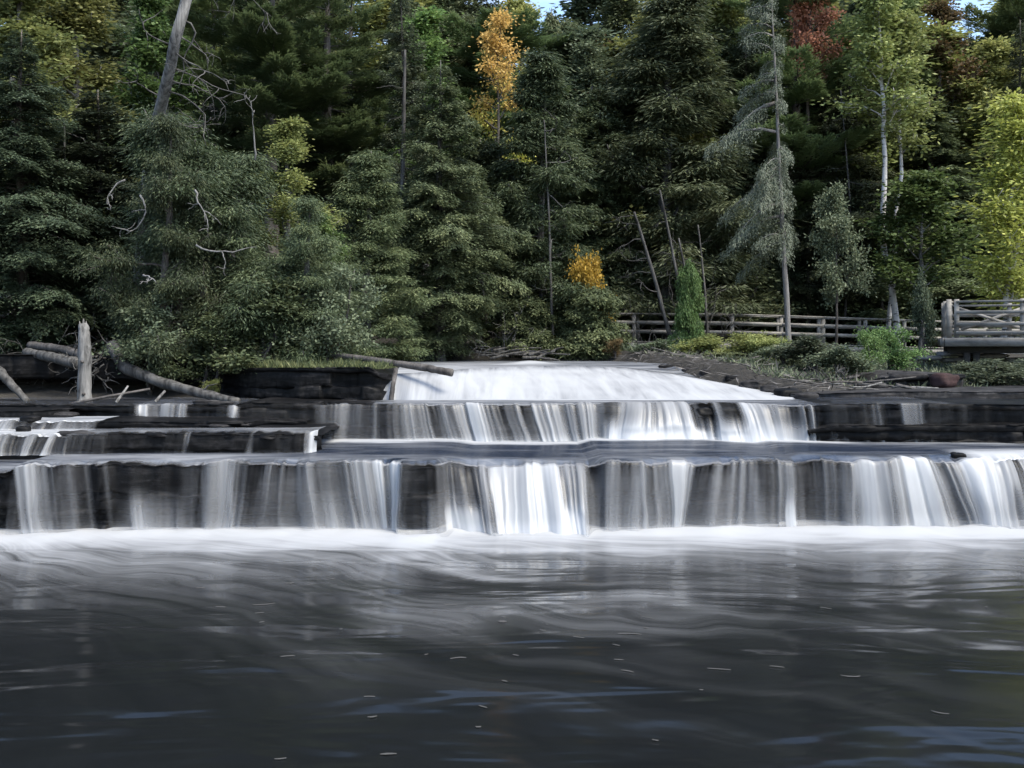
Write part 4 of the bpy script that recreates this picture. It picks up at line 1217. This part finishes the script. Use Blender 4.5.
e = log("fallen_log", [(112, 345, 22.9), (125, 368, 22.4), (160, 382, 21.9), (200, 393, 21.3), (238, 402, 20.8)], 0.155, 0.08, "dead_wood", "long weathered fallen trunk sloping down to the ledge beside the stump", 530, stubs=2)
rg = np.random.default_rng(531)
rb = Tubes()
for k in range(26):                                                     # the torn root plate at its upper end
    twisty(rg, rb, (rg.normal(-0.15, 0.25), rg.normal(-0.2, 0.12), rg.normal(-0.45, 0.2)), (rg.normal(-0.3, 0.8), -0.3, rg.normal(-0.4, 0.6)), rg.uniform(0.4, 0.9), 0.022, 1, 0.4)
rb.build("roots", M["dead_wood"], e)
log("fallen_log", [(26, 352, 23.2), (50, 357, 22.6), (80, 364, 22.2)], 0.10, 0.13, "dead_wood", "grey log lying behind the stump over the dark cave", 532)
log("fallen_log", [(30, 345, 23.6), (62, 349, 23.0), (82, 355, 22.6)], 0.09, 0.10, "dark_wood", "darker log resting on top of the grey one behind the stump", 533)
log("fallen_log", [(-40, 345, 21.6), (0, 372, 21.3), (12, 385, 21.1), (28, 402, 20.9)], 0.13, 0.06, "dead_wood", "curved grey root log dipping to the ledge at the left edge", 534)
log("fallen_log", [(70, 404, 20.7), (110, 396, 20.7), (150, 389, 21.0)], 0.03, 0.025, "dark_wood", "thin dark pole lying under the long fallen trunk", 535)
log("driftwood_stick", [(116, 403, 20.6), (128, 386, 20.9)], 0.035, 0.02, "pale_wood", "pale broken stick propped up right of the stump", 536, "stick")
log("driftwood_stick", [(155, 402, 20.5), (165, 391, 20.7)], 0.03, 0.025, "pale_wood", "pale stub propped below the long fallen trunk", 537, "stick")
log("fallen_log", [(330, 354, 23.0), (380, 361, 22.2), (420, 367, 21.9), (452, 373, 21.6)], 0.06, 0.085, "dark_wood", "dark log jutting out over the left end of the white rapids", 538)
log("fallen_log", [(391, 402, 21.3), (393, 385, 21.35), (396, 369, 21.8)], 0.05, 0.05, "dark_wood", "short dark post propping the log over the rapids", 539)
log("fallen_log", [(600, 333, 36), (640, 349, 35), (662, 362, 33.2)], 0.05, 0.035, "pale_wood", "bare pole fallen from the bank below the boardwalk", 540)

# drift pile by the far bank
for k in range(18):
    px, py = rnd.uniform(468, 552), rnd.uniform(350, 359)
    d = 34.2 - (py - 350) * 0.06
    dx = rnd.uniform(12, 38)
    dy = rnd.uniform(-10, 8)
    log("driftwood_stick", [(px, py, d), (px + dx * 0.5, py + dy * 0.5 - 1, d), (px + dx, py + dy, d - 0.3)], rnd.uniform(0.03, 0.06), 0.02, "dead_wood", "grey driftwood stick in the tangled pile across the river", 550 + k, "stick", "driftwood pile across the river", 10)
for k in range(64):
    f = rnd.random()
    px = 690 + 200 * f + rnd.uniform(-12, 12)
    py = 362 + 30 * min(1, f * 1.5) + rnd.uniform(-10, 4)
    d = 31 - 8.4 * min(1, f * 1.35) + rnd.uniform(0, 0.6)
    dx = rnd.uniform(18, 55) * rnd.choice((1, 1, -1))
    dy = rnd.uniform(-6, 16) if dx > 0 else rnd.uniform(-10, 6)
    z = G(X(px, d), d)
    pyg = HY + (H - z) * F / d
    py = min(py, pyg + 1)
    log("driftwood_stick", [(px, py, d), (px + dx * 0.5, py + dy * 0.5 + rnd.uniform(-3, 3), d - 0.2), (px + dx, py + dy, d - 0.3)], rnd.uniform(0.02, 0.055), 0.015, rnd.choice(["dead_wood", "dark_wood", "dead_wood", "pale_wood"]), "driftwood stick in the long tangled pile along the right bank", 600 + k, "stick", "driftwood pile along the right bank", 10)


# twig litter and drift chips on the right bank: nobody could count them
nl_ = 1300
rg = np.random.default_rng(78)
ly = rg.uniform(21.6, 33, nl_)
lx = np.interp(ly, [20, 21, 24, 27, 31, 36], [6.5, 6.2, 5.25, 4.35, 3.5, 2.7]) + 0.1 + np.abs(rg.normal(0, 1.5, nl_))
lz = ground(lx, ly) + rg.uniform(0.0, 0.10, nl_)
ld = np.stack([rg.normal(0, 1, nl_), rg.normal(0, 0.6, nl_), rg.normal(0.02, 0.22, nl_)], -1)
o = link_mesh("twig_litter", leaf_mesh("twig_litter", np.stack([lx, ly, lz], -1), ld, rg.normal(0, 0.5, (nl_, 3)) + np.array([0, -0.6, 1]), rg.uniform(0.12, 0.55, nl_), rg.uniform(0.012, 0.035, nl_), rg.random(nl_)), M["litter"])
o["kind"] = "stuff"


# dead brush
def brush(px, d, hgt, nst, label, seed, mat="dead_wood", spread=0.8):
    x = X(px, d)
    e = empty("dead_brush", (x, d, G(x, d) - 0.05), label, "brush")
    rg = np.random.default_rng(seed)
    tb = Tubes()
    for k in range(nst):
        twisty(rg, tb, (rg.normal(0, 0.25), rg.normal(0, 0.2), 0), (rg.normal(0, spread), rg.normal(-0.2, 0.4), 1), hgt * rg.uniform(0.6, 1.2), 0.02, 2, 0.18, 0.05)
    tb.build("stems", M[mat], e)
    return e


brush(503, 34.9, 1.5, 16, "pale bare brush drooping over the driftwood across the river", 700, "pale_wood")
brush(455, 35.2, 1.3, 12, "dark bare brush at the edge of the hollow", 701, "dead_wood")
brush(665, 35.0, 0.9, 12, "low bare brush under the boardwalk behind the dead poles", 702)
brush(830, 24.2, 0.5, 14, "spiky bare brush on the right bank driftwood", 703)
brush(700, 37.8, 2.8, 9, "tall bare brush between the dead poles", 704, "dead_wood", 0.35)
brush(40, 24.0, 1.6, 8, "bare stalks hanging above the cave logs", 705, "dead_wood", 0.4)
brush(640, 37.5, 2.2, 7, "bare twiggy brush left of the leaning dead poles", 706, "dead_wood", 0.7)

# ------------------------------------------------------------------ shrubs
rock_spots = []
SHR = [broadleaf(480 + k, 1.6, 0.02, 0.05, 1.0, 18, 5200, LL=0.09, LW=0.055, stems=5, cluster=0.13, wob=0.12, pw=0.2, elev=0.6) for k in range(3)]
SCED = conifer(490, 3.2, 0.02, 1.25, 130, 32000, 0.6, 0.75, 0.15, 0.45, 7, LL=0.11, LW=0.045, hang=1.2, tr=0.05)


def shrub(pr, px, d, top, label, mat, hw=30, name="shrub", z=None):
    return place(pr, name, px, d, top, label, "shrub", mat, "dark_wood", hw=hw, base=z)


shrub(SCED, 592, 34.8, 288, "dense green cedar bush at the river bend beside the boardwalk", "cedar", hw=36)
shrub(SHR[0], 593, 35.4, 268, "golden orange shrub above the cedar bush", "gold", hw=20)
shrub(SCED, 530, 35.3, 296, "dark rounded bush behind the driftwood pile", "cedar", hw=34)
shrub(SCED, 562, 36.5, 270, "taller dark bush left of the golden shrub", "hemlock", hw=32)
shrub(SHR[1], 616, 33.6, 342, "small tan shrub at the waterline under the boardwalk end", "russet", hw=11)
shrub(SHR[2], 700, 32.5, 339, "low yellow green shrub below the dead poles", "olive", hw=28)
shrub(SHR[0], 742, 31.0, 337, "wide yellow green shrub before the boardwalk", "olive", hw=30)
shrub(SHR[1], 768, 30.0, 343, "yellowish shrub at the foot of the leaning spruce trunk", "olive", hw=26)
shrub(SCED, 690, 36.3, 262, "slim green cedar sapling among the dead poles", "green", hw=18)
shrub(SHR[2], 815, 26.5, 343, "grey green low shrub above the right driftwood", "grey_green", hw=36)
shrub(SHR[1], 890, 28.0, 335, "bright green bush on the right bank", "green", hw=26)
shrub(SHR[2], 925, 31.0, 290, "tall thin shrub against the boardwalk by the platform", "grey_green", hw=13)
shrub(SHR[0], 785, 28.0, 348, "small dull shrub by the spruce base", "grey_green", hw=25)
shrub(SHR[2], 1000, 24.5, 366, "low grey green bush spreading under the platform", "grey_green", hw=44)
shrub(SHR[1], 1050, 25.0, 362, "grey bush at the right edge under the platform", "grey_green", hw=36)
shrub(SHR[0], 975, 26.0, 365, "small grey bush by the platform leg", "grey_green", hw=20)
shrub(SHR[1], 214, 22.2, 382, "tiny yellow green plant by the end of the fallen trunk", "olive", hw=10, z=1.85)
shrub(BUSH[0], 150, 22.9, 290, "dark leafy bush at the left bank under the cedars", "grey_green", hw=45)
shrub(BUSH[1], 262, 22.9, 285, "dense dark bush hanging over the left rock shelf", "cedar", hw=62)
shrub(BUSH[0], 330, 23.2, 270, "leafy green bush at the right end of the left bank", "grey_green", hw=42)
shrub(BUSH[1], 205, 22.8, 320, "low dark bush behind the fallen trunk", "cedar", hw=42)
shrub(BUSH[1], 410, 37.5, 290, "shadowed bush in the dark hollow", "hemlock", hw=40)
shrub(BUSH[0], 462, 36.5, 300, "dark bush at the right side of the hollow", "cedar", hw=40)
shrub(BUSH[1], 720, 44, 260, "shadowed bush behind the boardwalk middle", "hemlock", hw=60)
shrub(BUSH[0], 880, 44, 275, "dark bush behind the boardwalk near the birch", "hemlock", hw=60)

shrub(SHR[2], 655, 33.0, 343, "low dull green shrub at the top of the driftwood bank", "grey_green", hw=22)
shrub(SHR[1], 722, 28.8, 354, "dark green shrub half way down the driftwood bank", "cedar", hw=24)
shrub(SHR[0], 762, 26.6, 360, "small dark shrub among driftwood by the white rapids", "grey_green", hw=20)
shrub(SHR[2], 845, 25.0, 352, "spreading grey green shrub above the right ledge", "grey_green", hw=32)
shrub(SHR[1], 868, 26.5, 338, "upright green shrub between the low bushes and the boardwalk", "green", hw=18)
for k, (px, py, d, sz) in enumerate([(668, 369, 28.4, 0.3), (690, 371, 27.4, 0.22), (712, 375, 26.3, 0.34), (735, 380, 25.0, 0.26), (752, 385, 24.0, 0.3), (770, 389, 23.2, 0.22), (788, 394, 22.5, 0.3), (806, 398, 21.9, 0.25), (725, 371, 27.3, 0.25), (765, 380, 25.2, 0.28)]):
    rock_spots.append((px, py, d, sz))

# grass on the left shelf
ng = 5200
rg = np.random.default_rng(77)
gx = rg.uniform(X(225, 22), X(392, 22), ng)
gy = lbf(gx) + rg.uniform(0.02, 1.6, ng) ** 1.0
gz = np.interp(gx, [X(180, 22), X(230, 22), X(393, 22)], [2.3, 2.50, 2.50])
gp = np.stack([gx, gy, gz - 0.02], -1)
gdir = np.stack([rg.normal(0, 0.5, ng), rg.normal(-0.25, 0.4, ng), np.ones(ng)], -1)
o = link_mesh("grass", leaf_mesh("grass", gp, gdir, rg.normal(0, 1, (ng, 3)) + np.array([0, -1, 0]), rg.uniform(0.06, 0.24, ng) * (0.5 + vn(gx * 3, gy * 3, 8)), 0.018, rg.random(ng)), M["grass"])
o["kind"] = "stuff"
# low ground cover along the banks
nc_ = 46000
gx = np.concatenate([rg.uniform(-13, -3, nc_ // 2), rg.uniform(3.4, 17, nc_ // 2)])
gy = np.concatenate([rg.uniform(24.6, 36, nc_ // 2), rg.uniform(23.5, 42, nc_ // 2)])
keep = (fbm(gx * 0.8, gy * 0.8, 91) > 0.43) & ((gx < -3.6 - 0.2 * (gy - 21)) | (gx > 6.9 - 0.235 * (gy - 21)))
gx, gy = gx[keep], gy[keep]
gp = np.stack([gx, gy, ground(gx, gy)], -1)
n_ = len(gx)
o = link_mesh("ground_cover", leaf_mesh("ground_cover", gp, np.stack([rg.normal(0, 0.8, n_), rg.normal(0, 0.8, n_), np.ones(n_)], -1), rg.normal(0, 1, (n_, 3)), rg.uniform(0.1, 0.32, n_), 0.05, rg.random(n_) * 0.9), M["grey_green"])
o["kind"] = "stuff"


# ------------------------------------------------------------------ loose rocks
def rock(px, py, d, size, mat, label, seed, cat="rock", group=None, name="rock"):
    nu_, nv_ = 20, 12
    th = np.linspace(0, 2 * math.pi, nu_, endpoint=False)
    ph = np.linspace(0.02, math.pi - 0.02, nv_)
    T_, P_ = np.meshgrid(th, ph)
    sg = lambda c: np.sign(c) * np.abs(c) ** 0.55
    x = sg(np.cos(T_)) * sg(np.sin(P_))
    y = sg(np.sin(T_)) * sg(np.sin(P_))
    z = sg(np.cos(P_))
    k = 1 + 0.35 * (vn(x * 1.6 + 5, y * 1.6 + z * 1.9, seed) - 0.5) + 0.15 * (vn(x * 4, y * 4 + z * 5, seed + 1) - 0.5)
    V = np.stack([x * size[0] * k, y * size[1] * k, z * size[2] * k], -1).reshape(-1, 3)
    q = []
    for a in range(nv_ - 1):
        for b in range(nu_):
            q.append((a * nu_ + b, (a + 1) * nu_ + b, (a + 1) * nu_ + (b + 1) % nu_, a * nu_ + (b + 1) % nu_))
    me = raw_mesh(name, V, q, False)
    o = link_mesh(name, me, M[mat])
    o.location = at(px, py, d)
    o.rotation_euler = (0, 0, (seed * 0.37) % 0.6 - 0.3)
    o["kind"] = "thing"
    return tag(o, label, cat, group)


for k, (px, py, d, sz) in enumerate(rock_spots):
    rock(px, py, d, (sz, sz * 0.8, sz * 0.42), "rock_dry" if k % 3 else "rock", "dark angular rock at the waterline of the driftwood bank", 850 + k, "rock", "rocks along the driftwood bank")
rock(945, 381, 23.4, (0.26, 0.25, 0.17), "rock_red", "brick red rock block in front of the platform leg", 801)
rock(870, 386, 23.3, (0.35, 0.3, 0.10), "rock_dry", "flat grey rock at the end of the right driftwood", 802)
rock(905, 377, 24.0, (0.45, 0.4, 0.12), "rock_dry", "broad grey slab below the pale stones", 803)
for k, (px, py, w) in enumerate([(938, 366, 0.42), (955, 360, 0.40), (930, 358, 0.30), (950, 354, 0.34), (925, 370, 0.25), (990, 356, 0.5), (1018, 360, 0.4), (975, 364, 0.3)]):
    rock(px, py, 30.5 - 0.1 * k, (w, 0.35, 0.075), "rock_pale", ["lowest wide pale stone slab beside the platform leg", "pale stone slab touching the platform leg", "pale slab at the left of the stone pile", "topmost pale slab under the platform edge", "small pale slab at the pile's lower left corner", "wide pale slab in the shade under the platform", "pale slab under the platform at the right edge", "pale slab right of the platform leg"][k], 810 + k, "stone", None, "stone_slab")
rock(702, 412, 20.35, (0.17, 0.2, 0.10), "rock", "left dark wet boulder in the gap of the second fall", 830)
rock(730, 413, 20.3, (0.24, 0.2, 0.12), "rock", "right dark wet boulder in the gap of the second fall", 831)
rock(958, 458, 17.1, (0.13, 0.14, 0.10), "rock", "small dark rock at the lip of the lowest fall near the right edge", 832)
rock(30, 419, 18.3, (0.16, 0.14, 0.06), "rock", "small dark rock in the left cascade", 834)
rock(24, 430, 17.8, (0.12, 0.12, 0.07), "rock", "lower small dark rock in the left cascade", 835)

rg = np.random.default_rng(900)
for k in range(26):
    if k < 9:
        px, py, d = rg.uniform(75, 305), 436 + rg.uniform(-2, 3), 17.45 + rg.uniform(0, 0.25)
    elif k < 16:
        px, py, d = rg.uniform(95, 250), 425 + rg.uniform(-2, 2), 18.5 + rg.uniform(0, 0.2)
    elif k < 22:
        px, py, d = rg.uniform(200, 392), 404 + rg.uniform(-2, 2), 19.95 + rg.uniform(0, 0.3)
    else:
        px, py, d = rg.uniform(-5, 60), 412 + rg.uniform(-4, 6), 18.95 + rg.uniform(0, 0.4)
    rock(px, py, d, (rg.uniform(0.14, 0.5), rg.uniform(0.12, 0.25), rg.uniform(0.025, 0.06)), "rock" if k % 3 else "rock_dry", "flat broken slab of dark rock lying on the left ledge steps", 901 + k, "rock", "broken slabs on the left ledges", "stone_slab")

# ------------------------------------------------------------------ boardwalk
bw = empty("boardwalk", (X(760, 40), 40, 3.0), "long grey timber boardwalk with post and rail fence behind the right bank", "boardwalk")
bo = np.array(bw.location)
posts = [(536, 39.4), (585, 39.5), (634, 39.6), (683, 39.6), (732, 39.6), (781, 39.7), (823, 40.0), (865, 40.4), (904, 40.8), (943, 41.2), (985, 41.4), (1030, 41.4)]
topz = lambda x: np.interp(x, [X(585, 39.5), X(732, 39.6), X(943, 41.2), X(1030, 41.4)], [4.22, 4.17, 3.93, 3.9])
front_p, back_p = [], []
for px, d in posts:
    x = X(px, d)
    front_p.append(np.array([x, d, topz(x)]) - bo)
    back_p.append(np.array([x + 0.35, d + 1.7, topz(x)]) - bo)
dk = Tubes()
fs_front, fs_back = Tubes(), Tubes()
for a, b, c, d_ in zip(front_p[:-1], front_p[1:], back_p[:-1], back_p[1:]):
    n_ = 12
    for k in range(n_):
        f0, f1 = (k + 0.03) / n_, (k + 0.97) / n_
        m0, m1 = (a + (b - a) * (f0 + f1) / 2), (c + (d_ - c) * (f0 + f1) / 2)
        wdt = np.linalg.norm(b - a) * (f1 - f0)
        cc = (m0 + m1) / 2
        dk.box((cc[0], cc[1], cc[2] - 1.07), (wdt, 1.9, 0.045), math.atan2((b - a)[1], (b - a)[0]))
    for fs, p, q, yo in ((fs_front, a, b, -0.10), (fs_back, c, d_, 0.10)):
        fs.beam(p + np.array([0, yo, -1.21]), q + np.array([0, yo, -1.21]), 0.06, 0.20)
dk.build("deck", M["deck_wood"], bw, False)
fs_front.build("fascia_beam", M["deck_wood"], bw, False)
fs_back.build("fascia_beam", M["deck_wood"], bw, False)
for line, yo in ((front_p, 0.0), (back_p, 0.0)):
    for p in line:
        tb = Tubes()
        tb.box((p[0], p[1], p[2] - 0.52), (0.14, 0.12, 1.12))
        tb.build("post", M["deck_wood"], bw, False)
        zg = G(p[0] + bo[0], p[1] + bo[1]) - bo[2] - 0.2
        tb = Tubes()
        tb.box((p[0], p[1] + 0.03, (zg + p[2] - 1.3) / 2), (0.17, 0.16, max(0.1, p[2] - 1.3 - zg)))
        tb.build("support_leg", M["dark_wood"], bw, False)
    sgn = -1 if line is front_p else 1
    for drop, hh, ww in ((0.02, 0.055, 0.2), (0.36, 0.12, 0.045), (0.72, 0.12, 0.045)):
        tb = Tubes()
        for p, q in zip(line[:-1], line[1:]):
            tb.beam(p + np.array([0, (sgn * 0.085 if drop > 0.1 else 0), 0.06 - drop]), q + np.array([0, (sgn * 0.085 if drop > 0.1 else 0), 0.06 - drop]), ww, hh)
        tb.build("rail", M["deck_wood"], bw, False)

# ------------------------------------------------------------------ viewing platform
vp = empty("viewing_platform", (X(948, 29), 29, 2.2), "raised timber viewing platform with railing at the right edge", "platform")
vo = np.array(vp.location)
vp.rotation_euler = (0, 0, math.radians(-21))
x0, x1, y0, y1 = X(945, 29) - vo[0], X(1230, 29) - vo[0], 0.0, 3.6
dz = H + (345 - 337) * 0.029 - vo[2]
dk = Tubes()
k = 0
xx = x0
while xx < x1:
    dk.box((xx + 0.07, (y0 + y1) / 2, dz - 0.02), (0.132, y1 - y0, 0.045))
    xx += 0.14
dk.build("deck", M["deck_wood"], vp, False)
tb = Tubes()
tb.box(((x0 + x1) / 2, y0 - 0.032, dz - 0.15), (x1 - x0, 0.06, 0.24))
tb.build("fascia_beam", M["deck_wood"], vp, False)
tb = Tubes()
tb.box((x0 - 0.032, (y0 + y1) / 2, dz - 0.15), (0.06, y1 - y0, 0.24))
tb.build("fascia_beam", M["deck_wood"], vp, False)
for yy in (0.5, 1.8, 3.2):
    tb = Tubes()
    tb.box(((x0 + x1) / 2, yy, dz - 0.30), (x1 - x0 - 0.2, 0.2, 0.34))
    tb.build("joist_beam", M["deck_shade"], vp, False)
for px in (966, 975, 1100, 1109):
    for yy in (0.45, 3.2):
        tb = Tubes()
        xx = X(px, 29) - vo[0]
        zg = G(xx * 0.93 + yy * 0.36 + vo[0], yy * 0.93 - xx * 0.36 + vo[1]) - vo[2] - 0.25
        tb.box((xx, yy, (zg + dz - 0.45) / 2), (0.17, 0.2, dz - 0.45 - zg))
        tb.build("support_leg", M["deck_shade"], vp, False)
prt = [X(p, 29) - vo[0] for p in (949, 956, 1015, 1080, 1150, 1222)]
for xx in prt:
    tb = Tubes()
    tb.box((xx, 0.04, dz + 0.54), (0.135, 0.12, 1.1))
    tb.build("post", M["deck_wood"], vp, False)
for xx in prt[1:]:
    tb = Tubes()
    tb.box((xx, y1 - 0.06, dz + 0.54), (0.12, 0.12, 1.1))
    tb.build("post", M["deck_wood"], vp, False)
for yy in (1.3, 2.5):
    tb = Tubes()
    tb.box((x0 + 0.07, yy, dz + 0.54), (0.12, 0.12, 1.1))
    tb.build("post", M["deck_wood"], vp, False)
for drop, hh, ww in ((0.05, 0.06, 0.17), (0.36, 0.10, 0.045), (0.70, 0.10, 0.045), (0.95, 0.10, 0.045)):
    zz = dz + 1.07 - drop
    for yy in (-0.045, y1 - 0.14):
        tb = Tubes()
        tb.box(((x0 + x1) / 2 + 0.15, yy if drop > 0.1 else yy + 0.05, zz), (x1 - x0 - 0.3, ww, hh))
        tb.build("rail", M["deck_wood"], vp, False)
    tb = Tubes()
    tb.box((x0 + 0.16, (y0 + y1) / 2, zz), (ww, y1 - y0 - 0.5, hh))
    tb.build("rail", M["deck_wood"], vp, False)
for a, b in (((prt[1] + 0.3, 0.25), (prt[2] + 0.4, 0.95)), ((prt[1] + 0.2, 0.95), (prt[2] + 0.3, 0.3))):
    tb = Tubes()
    tb.beam((a[0], y1 - 0.24, dz + a[1]), (b[0], y1 - 0.24, dz + b[1]), 0.045, 0.09)
    tb.build("brace", M["deck_wood"], vp, False)
